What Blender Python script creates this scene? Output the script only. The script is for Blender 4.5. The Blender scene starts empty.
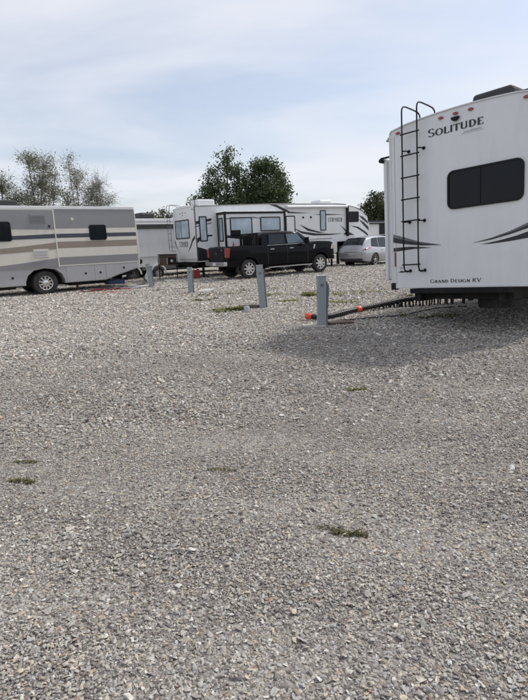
import bpy, bmesh, math, random
import numpy as np
from math import sin, cos, pi, radians, atan2, sqrt, log, exp
from mathutils import Matrix, Vector
sc = bpy.context.scene
# ------------------------------------------------------------------ camera
H_EYE, PITCH, ROLL = 1.6, radians(10.9), radians(-1.5)
cam = bpy.data.cameras.new('camera'); cam.sensor_fit = 'VERTICAL'; cam.sensor_height = 24
cam.lens = 520/700*24; cam.clip_start = .05; cam.clip_end = 6000
co = bpy.data.objects.new('camera', cam); sc.collection.objects.link(co)
co.matrix_world = Matrix.Translation((0, 0, H_EYE)) @ Matrix.Rotation(pi/2-PITCH, 4, 'X') @ Matrix.Rotation(ROLL, 4, 'Z')
sc.camera = co
# ------------------------------------------------------------------ world
SUN_EL = radians(51); SUN_AZ = atan2(.88, .49)
w = bpy.data.worlds.new('World'); sc.world = w; w.use_nodes = True
nt = w.node_tree; N = nt.nodes; L = nt.links
for n in list(N): N.remove(n)
def wn(t, **k):
    n = N.new(t)
    for a, b in k.items(): setattr(n, a, b)
    return n
out = wn('ShaderNodeOutputWorld'); bg = wn('ShaderNodeBackground')
sky = wn('ShaderNodeTexSky', sky_type='NISHITA', sun_disc=False, sun_elevation=SUN_EL, sun_rotation=SUN_AZ)
sky.dust_density = 2.0; sky.air_density = 1.0
skm = wn('ShaderNodeVectorMath', operation='SCALE'); skm.inputs['Scale'].default_value = .108
L.new(sky.outputs[0], skm.inputs[0])
tc = wn('ShaderNodeTexCoord'); sx = wn('ShaderNodeSeparateXYZ'); L.new(tc.outputs['Generated'], sx.inputs[0])
az = wn('ShaderNodeMath', operation='ADD'); az.inputs[1].default_value = .22; L.new(sx.outputs[2], az.inputs[0])
mz = wn('ShaderNodeMath', operation='MAXIMUM'); mz.inputs[1].default_value = .08; L.new(az.outputs[0], mz.inputs[0])
dx = wn('ShaderNodeMath', operation='DIVIDE'); L.new(sx.outputs[0], dx.inputs[0]); L.new(mz.outputs[0], dx.inputs[1])
dy = wn('ShaderNodeMath', operation='DIVIDE'); L.new(sx.outputs[1], dy.inputs[0]); L.new(mz.outputs[0], dy.inputs[1])
cx = wn('ShaderNodeCombineXYZ'); L.new(dx.outputs[0], cx.inputs[0]); L.new(dy.outputs[0], cx.inputs[1])
mp = wn('ShaderNodeMapping'); mp.inputs['Scale'].default_value = (.75, 1.25, 1); mp.inputs['Location'].default_value = (5.4, 2.2, 0); mp.inputs['Rotation'].default_value = (0, 0, .25)
L.new(cx.outputs[0], mp.inputs[0])
n1 = wn('ShaderNodeTexNoise'); n1.inputs['Scale'].default_value = 1.0; n1.inputs['Detail'].default_value = 7; n1.inputs['Roughness'].default_value = .52
n1.inputs['Distortion'].default_value = .35; L.new(mp.outputs[0], n1.inputs['Vector'])
r1 = wn('ShaderNodeMapRange'); r1.inputs[1].default_value = .38; r1.inputs[2].default_value = .64; r1.inputs[3].default_value = .36; r1.inputs[4].default_value = 1.0
L.new(n1.outputs[0], r1.inputs[0])
cmix = wn('ShaderNodeMix', data_type='RGBA'); L.new(r1.outputs[0], cmix.inputs[0]); L.new(skm.outputs[0], cmix.inputs[6])
cmix.inputs[7].default_value = (.625, .64, .69, 1)
L.new(cmix.outputs[2], bg.inputs[0]); bg.inputs[1].default_value = 1.0
L.new(bg.outputs[0], out.inputs[0])
# ------------------------------------------------------------------ sun
sl = bpy.data.lights.new('sun', 'SUN'); sl.energy = 2.1; sl.angle = radians(4.5); sl.color = (1, .95, .87)
so = bpy.data.objects.new('sun', sl); sc.collection.objects.link(so)
sd = Vector((sin(SUN_AZ)*cos(SUN_EL), cos(SUN_AZ)*cos(SUN_EL), sin(SUN_EL)))
so.rotation_euler = sd.to_track_quat('Z', 'Y').to_euler()
sc.view_settings.view_transform = 'Standard'; sc.view_settings.look = 'None'
sc.view_settings.exposure = 0.46; sc.view_settings.gamma = 1
# ------------------------------------------------------------------ materials
def mat(name, col, rough=.5, metal=0, coat=0, var=.06, vscale=3, bump=0, bscale=60, spec=None, dirt=0, emis=None):
    m = bpy.data.materials.new(name); m.use_nodes = True
    t = m.node_tree; b = t.nodes['Principled BSDF']
    b.inputs['Roughness'].default_value = rough; b.inputs['Metallic'].default_value = metal
    b.inputs['Coat Weight'].default_value = coat; b.inputs['Coat Roughness'].default_value = .08
    if spec is not None: b.inputs['Specular IOR Level'].default_value = spec
    g = t.nodes.new('ShaderNodeTexCoord'); n = t.nodes.new('ShaderNodeTexNoise')
    n.inputs['Scale'].default_value = vscale; n.inputs['Detail'].default_value = 6; n.inputs['Roughness'].default_value = .65
    t.links.new(g.outputs['Object'], n.inputs['Vector'])
    mx = t.nodes.new('ShaderNodeMix'); mx.data_type = 'RGBA'
    mx.inputs[6].default_value = (*[c*(1-var) for c in col], 1); mx.inputs[7].default_value = (*[min(1, c*(1+var)) for c in col], 1)
    t.links.new(n.outputs[0], mx.inputs[0]); last = mx.outputs[2]
    if dirt:
        n2 = t.nodes.new('ShaderNodeTexNoise'); n2.inputs['Scale'].default_value = 1.3; n2.inputs['Detail'].default_value = 9; n2.inputs['Roughness'].default_value = .75
        mp2 = t.nodes.new('ShaderNodeMapping'); mp2.inputs['Scale'].default_value = (2.5, 2.5, .5)
        t.links.new(g.outputs['Object'], mp2.inputs[0]); t.links.new(mp2.outputs[0], n2.inputs['Vector'])
        rr = t.nodes.new('ShaderNodeMapRange'); rr.inputs[1].default_value = .45; rr.inputs[2].default_value = .8; rr.inputs[3].default_value = 0; rr.inputs[4].default_value = dirt
        t.links.new(n2.outputs[0], rr.inputs[0])
        m2 = t.nodes.new('ShaderNodeMix'); m2.data_type = 'RGBA'; m2.inputs[7].default_value = (.24, .22, .19, 1)
        t.links.new(rr.outputs[0], m2.inputs[0]); t.links.new(last, m2.inputs[6]); last = m2.outputs[2]
    t.links.new(last, b.inputs['Base Color'])
    if bump:
        n3 = t.nodes.new('ShaderNodeTexNoise'); n3.inputs['Scale'].default_value = bscale; n3.inputs['Detail'].default_value = 4
        t.links.new(g.outputs['Object'], n3.inputs['Vector'])
        bp = t.nodes.new('ShaderNodeBump'); bp.inputs['Strength'].default_value = bump; bp.inputs['Distance'].default_value = .01
        t.links.new(n3.outputs[0], bp.inputs['Height']); t.links.new(bp.outputs[0], b.inputs['Normal'])
    return m
M = {}
M['white'] = mat('gelcoat_white', (.75, .76, .77), .32, coat=.3, dirt=.17)
M['white2'] = mat('aluminium_siding_white', (.71, .72, .73), .42, dirt=.16)
M['cream'] = mat('paint_cream', (.66, .63, .56), .3, coat=.4, dirt=.14)
M['mgrey'] = mat('paint_warm_grey', (.235, .235, .245), .3, coat=.4, dirt=.15)
M['lgrey'] = mat('paint_silver_grey', (.40, .40, .415), .32, coat=.4, dirt=.2)
M['navy'] = mat('paint_navy', (.05, .058, .085), .3, coat=.4)
M['tan'] = mat('paint_tan', (.27, .225, .18), .32, coat=.4)
M['glass'] = mat('tinted_glass', (.008, .010, .014), .06, spec=.2, var=.3)
M['glass2'] = mat('glass_shades_reflection', (.42, .50, .56), .1, spec=.5, var=.75, vscale=1.3)  # pale base and blotches paint in sky reflections over light blinds behind
M['glass3'] = mat('car_glass', (.02, .024, .03), .05, spec=.4, var=.3)
M['glass4'] = mat('clear_car_glass', (.11, .15, .18), .06, spec=.5, var=.5)
M['black'] = mat('black_trim', (.010, .010, .011), .45, spec=.25)
M['decal'] = mat('black_decal', (.02, .021, .025), .35)
M['gdecal'] = mat('grey_decal', (.16, .16, .17), .35)
M['ldecal'] = mat('light_grey_decal', (.42, .42, .43), .35)
M['rubber'] = mat('rubber', (.022, .022, .023), .85, bump=.3, dirt=.35)
M['under'] = mat('chassis_black', (.012, .012, .012), .75, dirt=.12, spec=.2)
M['chrome'] = mat('chrome', (.75, .75, .76), .2, metal=1)
M['alloy'] = mat('alloy', (.42, .42, .43), .3, metal=.9, dirt=.2)
M['steel'] = mat('galvanised', (.33, .34, .35), .45, metal=.6, dirt=.3)
M['bpaint'] = mat('truck_black', (.005, .005, .007), .3, coat=.32, var=.2, dirt=.012, spec=.02)
M['spaint'] = mat('silver_paint', (.44, .45, .47), .28, metal=.55, coat=.6)
M['plast'] = mat('dark_plastic', (.03, .03, .032), .6)
M['red'] = mat('red_lens', (.28, .03, .028), .2, coat=.5)
M['redp'] = mat('red_plastic', (.33, .03, .032), .5, dirt=.35)
M['redhose'] = mat('red_hose', (.20, .03, .028), .55, dirt=.4)
M['orange'] = mat('orange_fitting', (.75, .09, .035), .45)
M['post'] = mat('grey_post_paint', (.27, .31, .33), .5, var=.1, vscale=6, bump=.15, dirt=.3)
M['postd'] = mat('grey_post_box', (.12, .14, .155), .5, dirt=.2)
M['conc'] = mat('concrete', (.36, .35, .33), .9, bump=.6, bscale=40, dirt=.4, var=.15)
M['rust'] = mat('rusty_brown', (.075, .042, .03), .8, var=.4, vscale=12, dirt=.3)
M['wood'] = mat('old_board', (.10, .065, .05), .85, var=.3, vscale=9)
M['blue'] = mat('blue_plastic', (.025, .07, .17), .55, dirt=.3)
M['pvc'] = mat('white_pvc', (.62, .62, .60), .5, dirt=.3)
M['hose'] = mat('sewer_hose', (.014, .013, .014), .45, dirt=.04)
M['bark'] = mat('bark', (.085, .07, .058), .95, var=.3, vscale=8, bump=.8, bscale=20)
M['bark2'] = mat('pale_bark', (.22, .20, .18), .95, var=.3, vscale=8, bump=.8, bscale=20)
M['amber'] = mat('lamp_clear', (.55, .5, .42), .15, coat=.5)
M['belly'] = mat('grey_belly', (.12, .12, .13), .6, dirt=.3)
def leafmat(name, a, b, trans=.25):
    m = bpy.data.materials.new(name); m.use_nodes = True; t = m.node_tree; p = t.nodes['Principled BSDF']
    g = t.nodes.new('ShaderNodeNewGeometry'); mx = t.nodes.new('ShaderNodeMix'); mx.data_type = 'RGBA'
    mx.inputs[6].default_value = (*a, 1); mx.inputs[7].default_value = (*b, 1)
    t.links.new(g.outputs['Random Per Island'], mx.inputs[0]); t.links.new(mx.outputs[2], p.inputs['Base Color'])
    p.inputs['Roughness'].default_value = .5
    tr = t.nodes.new('ShaderNodeBsdfTranslucent'); t.links.new(mx.outputs[2], tr.inputs[0])
    ms = t.nodes.new('ShaderNodeMixShader'); ms.inputs[0].default_value = trans
    t.links.new(p.outputs[0], ms.inputs[1]); t.links.new(tr.outputs[0], ms.inputs[2])
    t.links.new(ms.outputs[0], t.nodes['Material Output'].inputs[0]); return m
M['leafd'] = leafmat('leaf_dark', (.045, .075, .03), (.125, .165, .068), .4)
M['leafs'] = leafmat('leaf_sage', (.115, .135, .07), (.33, .335, .20), .45)
M['leafo'] = leafmat('leaf_olive', (.04, .055, .022), (.11, .12, .05))
M['weedg'] = leafmat('weed_green', (.13, .15, .035), (.29, .29, .10), .3)
M['weedo'] = leafmat('weed_olive', (.07, .08, .028), (.21, .18, .075), .25)
M['far'] = leafmat('far_foliage', (.03, .05, .02), (.07, .085, .04))
# gravel palette shared by the stones and the ground sheet
PAL = [(0, (.125, .112, .108)), (.10, (.185, .16, .148)), (.24, (.24, .222, .207)), (.40, (.29, .27, .24)), (.54, (.335, .318, .292)), (.66, (.275, .276, .268)),
       (.76, (.39, .36, .31)), (.86, (.40, .34, .25)), (.895, (.27, .185, .14)), (.92, (.43, .415, .38)), (1, (.52, .505, .47))]
def ramp(t, pal, src):
    r = t.nodes.new('ShaderNodeValToRGB'); e = r.color_ramp.elements
    e[0].position, e[1].position = pal[0][0], pal[-1][0]; e[0].color = (*pal[0][1], 1); e[1].color = (*pal[-1][1], 1)
    for p, c in pal[1:-1]:
        x = e.new(p); x.color = (*c, 1)
    t.links.new(src, r.inputs[0]); return r.outputs[0]
def stone_material():
    m = bpy.data.materials.new('crushed_stone'); m.use_nodes = True; t = m.node_tree; p = t.nodes['Principled BSDF']
    oi = t.nodes.new('ShaderNodeObjectInfo'); c = ramp(t, PAL, oi.outputs['Random'])
    g = t.nodes.new('ShaderNodeTexCoord'); n = t.nodes.new('ShaderNodeTexNoise'); n.inputs['Scale'].default_value = 2.5; n.inputs['Detail'].default_value = 5
    t.links.new(g.outputs['Object'], n.inputs['Vector'])
    mr = t.nodes.new('ShaderNodeMapRange'); mr.inputs[3].default_value = .74; mr.inputs[4].default_value = 1.28; mr.inputs[1].default_value = .3; mr.inputs[2].default_value = .7
    t.links.new(n.outputs[0], mr.inputs[0])
    at = t.nodes.new('ShaderNodeAttribute'); at.attribute_type = 'INSTANCER'; at.attribute_name = 'tone'
    tm = t.nodes.new('ShaderNodeMath'); tm.operation = 'MULTIPLY'; t.links.new(mr.outputs[0], tm.inputs[0]); t.links.new(at.outputs['Fac'], tm.inputs[1])
    v = t.nodes.new('ShaderNodeVectorMath'); v.operation = 'SCALE'; t.links.new(c, v.inputs[0]); t.links.new(tm.outputs[0], v.inputs['Scale'])
    t.links.new(v.outputs[0], p.inputs['Base Color']); p.inputs['Roughness'].default_value = .85; p.inputs['Specular IOR Level'].default_value = .3
    return m
def ground_material():
    m = bpy.data.materials.new('gravel_ground'); m.use_nodes = True; t = m.node_tree; p = t.nodes['Principled BSDF']; K = t.links
    g = t.nodes.new('ShaderNodeTexCoord')
    dn = t.nodes.new('ShaderNodeTexNoise'); dn.inputs['Scale'].default_value = 25; K.new(g.outputs['Object'], dn.inputs['Vector'])
    vs = t.nodes.new('ShaderNodeVectorMath'); vs.operation = 'MULTIPLY_ADD'; vs.inputs[1].default_value = (.03, .03, .03)
    K.new(dn.outputs['Color'], vs.inputs[0]); K.new(g.outputs['Object'], vs.inputs[2])
    vo = t.nodes.new('ShaderNodeTexVoronoi'); vo.inputs['Scale'].default_value = 52; K.new(vs.outputs[0], vo.inputs['Vector'])
    sp = t.nodes.new('ShaderNodeSeparateColor'); K.new(vo.outputs['Color'], sp.inputs[0])
    c = ramp(t, PAL, sp.outputs[0])
    # broad tonal drift: dusty tracks, damp patches
    b = t.nodes.new('ShaderNodeTexNoise'); b.inputs['Scale'].default_value = .45; b.inputs['Detail'].default_value = 6; b.inputs['Roughness'].default_value = .6
    K.new(g.outputs['Object'], b.inputs['Vector'])
    mr = t.nodes.new('ShaderNodeMapRange'); mr.inputs[1].default_value = .3; mr.inputs[2].default_value = .7; mr.inputs[3].default_value = .84; mr.inputs[4].default_value = 1.14
    K.new(b.outputs[0], mr.inputs[0])
    dd = t.nodes.new('ShaderNodeMapRange'); dd.inputs[1].default_value = .0; dd.inputs[2].default_value = .55; dd.inputs[3].default_value = 1.05; dd.inputs[4].default_value = .75
    K.new(vo.outputs['Distance'], dd.inputs[0])
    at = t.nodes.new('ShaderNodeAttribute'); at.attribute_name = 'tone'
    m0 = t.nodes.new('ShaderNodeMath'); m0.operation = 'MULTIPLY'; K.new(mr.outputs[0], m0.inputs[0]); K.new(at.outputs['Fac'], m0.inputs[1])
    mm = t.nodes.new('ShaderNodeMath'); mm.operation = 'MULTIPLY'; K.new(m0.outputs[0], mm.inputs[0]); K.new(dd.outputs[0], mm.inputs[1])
    v = t.nodes.new('ShaderNodeVectorMath'); v.operation = 'SCALE'; K.new(c, v.inputs[0]); K.new(mm.outputs[0], v.inputs['Scale'])
    # grass field beyond the gravel lot
    sx = t.nodes.new('ShaderNodeVectorMath'); sx.operation = 'LENGTH'
    K.new(g.outputs['Object'], sx.inputs[0])
    gr = t.nodes.new('ShaderNodeMapRange'); gr.inputs[1].default_value = 52; gr.inputs[2].default_value = 56; K.new(sx.outputs['Value'], gr.inputs[0])
    gn = t.nodes.new('ShaderNodeTexNoise'); gn.inputs['Scale'].default_value = 1.5; gn.inputs['Detail'].default_value = 8; K.new(g.outputs['Object'], gn.inputs['Vector'])
    gc = ramp(t, [(.3, (.05, .07, .025)), (.7, (.15, .14, .06))], gn.outputs[0])
    mx = t.nodes.new('ShaderNodeMix'); mx.data_type = 'RGBA'; K.new(gr.outputs[0], mx.inputs[0]); K.new(v.outputs[0], mx.inputs[6]); K.new(gc, mx.inputs[7])
    K.new(mx.outputs[2], p.inputs['Base Color']); p.inputs['Roughness'].default_value = .92; p.inputs['Specular IOR Level'].default_value = .2
    bp = t.nodes.new('ShaderNodeBump'); bp.inputs['Strength'].default_value = .9; bp.inputs['Distance'].default_value = .02; bp.invert = True
    K.new(vo.outputs['Distance'], bp.inputs['Height']); K.new(bp.outputs[0], p.inputs['Normal'])
    return m
# ------------------------------------------------------------------ mesh helpers
COL = sc.collection
def link(o, parent=None):
    COL.objects.link(o)
    if parent is not None: o.parent = parent
    return o
def tag(o, label=None, cat=None, group=None, kind=None):
    for k, v in (('label', label), ('category', cat), ('group', group), ('kind', kind)):
        if v: o[k] = v
    return o
class MB:
    def __init__(s): s.v = []; s.f = []
    def add(s, vs, fs):
        n = len(s.v); s.v += [tuple(p) for p in vs]; s.f += [tuple(i+n for i in f) for f in fs]; return s
    def box(s, x0, x1, y0, y1, z0, z1):
        return s.add([(x0,y0,z0),(x1,y0,z0),(x1,y1,z0),(x0,y1,z0),(x0,y0,z1),(x1,y0,z1),(x1,y1,z1),(x0,y1,z1)],
                     [(0,3,2,1),(4,5,6,7),(0,1,5,4),(1,2,6,5),(2,3,7,6),(3,0,4,7)])
    def prism(s, poly, ax, a, b):
        # poly 2d in the plane normal to ax ('x': (y,z), 'y': (x,z), 'z': (x,y)), extruded a..b
        def P(p, c): return {'x': (c, p[0], p[1]), 'y': (p[0], c, p[1]), 'z': (p[0], p[1], c)}[ax]
        n = len(poly); vs = [P(p, a) for p in poly]+[P(p, b) for p in poly]
        fs = [tuple(range(n-1, -1, -1)), tuple(range(n, 2*n))]+[(i, (i+1) % n, n+(i+1) % n, n+i) for i in range(n)]
        return s.add(vs, fs)
    def tube(s, path, r, n=8, closed_ends=True):
        path = [Vector(p) for p in path]; rs = r if isinstance(r, (list, tuple)) else [r]*len(path)
        rings = []; up = None
        for i, p in enumerate(path):
            a = path[max(0, i-1)]; b = path[min(len(path)-1, i+1)]; d = (b-a)
            if d.length < 1e-9: d = Vector((0, 0, 1))
            d.normalize()
            if up is None: up = Vector((0, 0, 1)) if abs(d.z) < .9 else Vector((1, 0, 0))
            u = d.cross(up)
            if u.length < 1e-6: u = d.cross(Vector((0, 1, 0)))
            u.normalize(); v = d.cross(u); up = -v if False else up
            rings.append([p+(u*cos(2*pi*k/n)+v*sin(2*pi*k/n))*rs[i] for k in range(n)])
        vs = [q for r_ in rings for q in r_]; fs = []
        for i in range(len(path)-1):
            for k in range(n):
                a = i*n+k; b = i*n+(k+1) % n; fs.append((a, b, b+n, a+n))
        if closed_ends: fs += [tuple(range(n)), tuple(range(len(vs)-1, len(vs)-n-1, -1))]
        return s.add(vs, fs)
    def lathe(s, prof, c, ax='y', n=24, cap=False):
        # prof: list of (radius, along)
        vs = []; fs = []
        for r, h in prof:
            for k in range(n):
                a = 2*pi*k/n; p, q = r*cos(a), r*sin(a)
                vs.append({'y': (c[0]+p, c[1]+h, c[2]+q), 'z': (c[0]+p, c[1]+q, c[2]+h), 'x': (c[0]+h, c[1]+p, c[2]+q)}[ax])
        for i in range(len(prof)-1):
            for k in range(n):
                a = i*n+k; b = i*n+(k+1) % n; fs.append((a, b, b+n, a+n))
        if cap: fs += [tuple(range(n)), tuple(range(len(vs)-1, len(vs)-n-1, -1))]
        return s.add(vs, fs)
    def mesh(s, name, m, smooth=False):
        me = bpy.data.meshes.new(name); me.from_pydata(s.v, [], s.f)
        bm = bmesh.new(); bm.from_mesh(me); bmesh.ops.recalc_face_normals(bm, faces=bm.faces); bm.to_mesh(me); bm.free()
        if smooth:
            me.polygons.foreach_set('use_smooth', [True]*len(me.polygons))
            me.set_sharp_from_angle(angle=radians(38))
        me.materials.append(m); return me
    def build(s, name, m, parent=None, smooth=False, bevel=0, seg=2):
        o = link(bpy.data.objects.new(name, s.mesh(name, m, smooth)), parent)
        if bevel:
            b = o.modifiers.new('bevel', 'BEVEL'); b.width = bevel; b.segments = seg; b.limit_method = 'ANGLE'; b.angle_limit = radians(30); b.harden_normals = False
        return o
def rr(x0, x1, z0, z1, r, n=5):
    pts = []
    for cx_, cz, a0 in ((x1-r, z1-r, 0), (x0+r, z1-r, 90), (x0+r, z0+r, 180), (x1-r, z0+r, 270)):
        for k in range(n+1):
            a = radians(a0+90*k/n); pts.append((cx_+r*cos(a), cz+r*sin(a)))
    return pts
def empty(name, pose=None, loc=(0, 0, 0), rz=0):
    o = bpy.data.objects.new(name, None); COL.objects.link(o); o.empty_display_size = .3
    if pose:
        X, Y, Z, h, pt, rl = pose
        o.matrix_world = Matrix.Translation((X, Y, Z)) @ Matrix.Rotation(h, 4, 'Z') @ Matrix.Rotation(-pt, 4, 'Y') @ Matrix.Rotation(rl, 4, 'X')
    else:
        o.location = loc; o.rotation_euler = (0, 0, rz)
    return o
def ring_frame(poly_out, poly_in, ax, a, b):
    mb = MB(); n = len(poly_out)
    def P(p, c): return {'x': (c, p[0], p[1]), 'y': (p[0], c, p[1])}[ax]
    mb.add([P(p, a) for p in poly_out]+[P(p, b) for p in poly_out]+[P(p, b) for p in poly_in]+[P(p, a) for p in poly_in],
           [(i, (i+1) % n, n+(i+1) % n, n+i) for i in range(n)]+[(n+i, n+(i+1) % n, 2*n+(i+1) % n, 2*n+i) for i in range(n)]
           + [(2*n+i, 2*n+(i+1) % n, 3*n+(i+1) % n, 3*n+i) for i in range(n)])
    return mb
def window(parent, ax, u0, u1, z0, z1, face, outd, glass, rad=.06, fw=.045, name='window', frame='black', mull=None):
    """framed window on a wall plane at coordinate `face`; outd = +1/-1 outward direction along ax"""
    a = face+outd*.003; b = face+outd*.028
    fr = ring_frame(rr(u0, u1, z0, z1, rad), rr(u0+fw, u1-fw, z0+fw, z1-fw, max(.012, rad-fw)), ax, a, b)
    if mull is not None:
        if ax == 'x': fr.box(*sorted((a, b-outd*.004)), mull-.010, mull+.010, z0+fw, z1-fw)
        else: fr.box(mull-.010, mull+.010, *sorted((a, b-outd*.004)), z0+fw, z1-fw)
    o = fr.build(name, M[frame], parent)
    g = MB(); g.prism(rr(u0+fw*.9, u1-fw*.9, z0+fw*.9, z1-fw*.9, max(.012, rad-fw)), ax, a, face+outd*.014)
    g.build('pane', M[glass], o); return o
def decal(parent, name, poly, ax, face, outd, m, th=.003, seg=None):
    mb = MB(); mb.prism(poly, ax, face+outd*.0015, face+outd*(.0015+th)); return mb.build(name, m, parent)
# ---- lettering
def arc(cx_, cy, rx, ry, a0, a1, wt, n=14, thin=.45):
    out_ = []; inn = []
    for k in range(n+1):
        a = radians(a0+(a1-a0)*k/n); w_ = wt*(thin+(1-thin)*abs(cos(a)))
        out_.append((cx_+(rx+w_/2)*cos(a), cy+(ry+w_/2*.8)*sin(a))); inn.append((cx_+(rx-w_/2)*cos(a), cy+(ry-w_/2*.8)*sin(a)))
    return [[out_[i], out_[i+1], inn[i+1], inn[i]] for i in range(n)]
def bar(x0, y0, x1, y1, w_):
    d = Vector((x1-x0, y1-y0)); d.normalize(); nx, ny = -d.y*w_/2, d.x*w_/2
    return [[(x0+nx, y0+ny), (x1+nx, y1+ny), (x1-nx, y1-ny), (x0-nx, y0-ny)]]
def glyph(ch, W=.15, serif=True):
    T = W*.45; q = []
    def sf(x, y, l=.1):
        return bar(x-l, y, x+l, y, T*.9) if serif else []
    def stem(x, y0=0, y1=1, s=True): return bar(x, y0, x, y1, W)+(sf(x, y0+T/2)+sf(x, y1-T/2) if s else [])
    if ch == 'S':
        q = arc(.30, .73, .21, .22, 20, 270, W)+arc(.30, .27, .23, .22, -160, 90, W); w_ = .62
    elif ch == 'O': q = arc(.42, .5, .34, .46, 0, 360, W, 24); w_ = .86
    elif ch == 'L': q = stem(.16)+bar(.16, T/2, .58, T/2, T)+bar(.56, 0, .56, .22, T); w_ = .64
    elif ch == 'I': q = stem(.14); w_ = .30
    elif ch == 'T': q = stem(.34)+bar(.02, 1-T/2, .66, 1-T/2, T)+bar(.04, .8, .04, 1, T)+bar(.64, .8, .64, 1, T); w_ = .68
    elif ch == 'U': q = bar(.15, .3, .15, 1, W)+bar(.63, .3, .63, 1, W*.7)+arc(.39, .3, .24, .26, 180, 360, W)+sf(.15, 1-T/2)+sf(.63, 1-T/2); w_ = .80
    elif ch == 'D': q = stem(.16)+arc(.3, .5, .36, .46, -90, 90, W)+bar(.16, T/2, .32, T/2, T)+bar(.16, 1-T/2, .32, 1-T/2, T); w_ = .80
    elif ch == 'E': q = stem(.16)+bar(.16, T/2, .6, T/2, T)+bar(.16, 1-T/2, .56, 1-T/2, T)+bar(.16, .52, .48, .52, T)+bar(.58, 0, .58, .2, T)+bar(.55, .8, .55, 1, T); w_ = .66
    elif ch == 'G': q = arc(.42, .5, .34, .46, 40, 330, W, 20)+bar(.72, .05, .72, .42, W)+sf(.7, .42); w_ = .86
    elif ch == 'R': q = stem(.16)+arc(.3, .75, .22, .22, -90, 90, W)+bar(.16, 1-T/2, .3, 1-T/2, T)+bar(.16, .53, .3, .53, T)+bar(.32, .53, .66, 0, W*.9)+sf(.66, T/2, .07); w_ = .74
    elif ch == 'P': q = stem(.16)+arc(.3, .73, .24, .24, -90, 90, W)+bar(.16, 1-T/2, .3, 1-T/2, T)+bar(.16, .49, .3, .49, T); w_ = .64
    elif ch == 'A': q = bar(.08, 0, .38, 1, W*.6)+bar(.38, 1, .70, 0, W)+bar(.2, .34, .58, .34, T)+sf(.08, T/2, .08)+sf(.7, T/2, .08); w_ = .80
    elif ch == 'N': q = bar(.14, 0, .14, 1, W*.6)+bar(.14, 1, .70, 0, W)+bar(.70, 0, .70, 1, W*.6)+sf(.14, T/2, .08)+sf(.7, 1-T/2, .08); w_ = .84
    elif ch == 'V': q = bar(.06, 1, .38, 0, W)+bar(.38, 0, .70, 1, W*.6)+sf(.06, 1-T/2, .08)+sf(.7, 1-T/2, .08); w_ = .76
    elif ch == 'Y': q = bar(.06, 1, .36, .48, W)+bar(.66, 1, .36, .48, W*.8)+bar(.36, 0, .36, .5, W); w_ = .72
    elif ch == 'K': q = bar(.14, 0, .14, 1, W)+bar(.16, .42, .62, 1, W*.8)+bar(.26, .52, .64, 0, W); w_ = .68
    else: w_ = .32
    return q, w_
def lettering(text, W=.15, serif=True, slant=0, gap=.06, small=1.0, bigfirst=()):
    x = 0; qs = []
    for i, ch in enumerate(text):
        s = 1.0 if (i in bigfirst or small == 1) else small
        g, w_ = glyph(ch, W/s if s != 1 else W, serif)
        for q in g: qs.append([((px*s)+x+slant*py*s, py*s) for px, py in q])
        x += (w_+gap)*s
    return qs, x
def put_text(parent, name, qs, total, fn, m):
    """fn maps (u 0..1, v in letter heights) to a 3d point; every stroke a tiny bit apart in depth so none coincide"""
    mb = MB()
    for i, q in enumerate(qs): mb.add([fn(px/total, py, i) for px, py in q], [(0, 1, 2, 3)])
    me = bpy.data.meshes.new(name); me.from_pydata(mb.v, [], mb.f); me.materials.append(m)
    return link(bpy.data.objects.new(name, me), parent)
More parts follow.
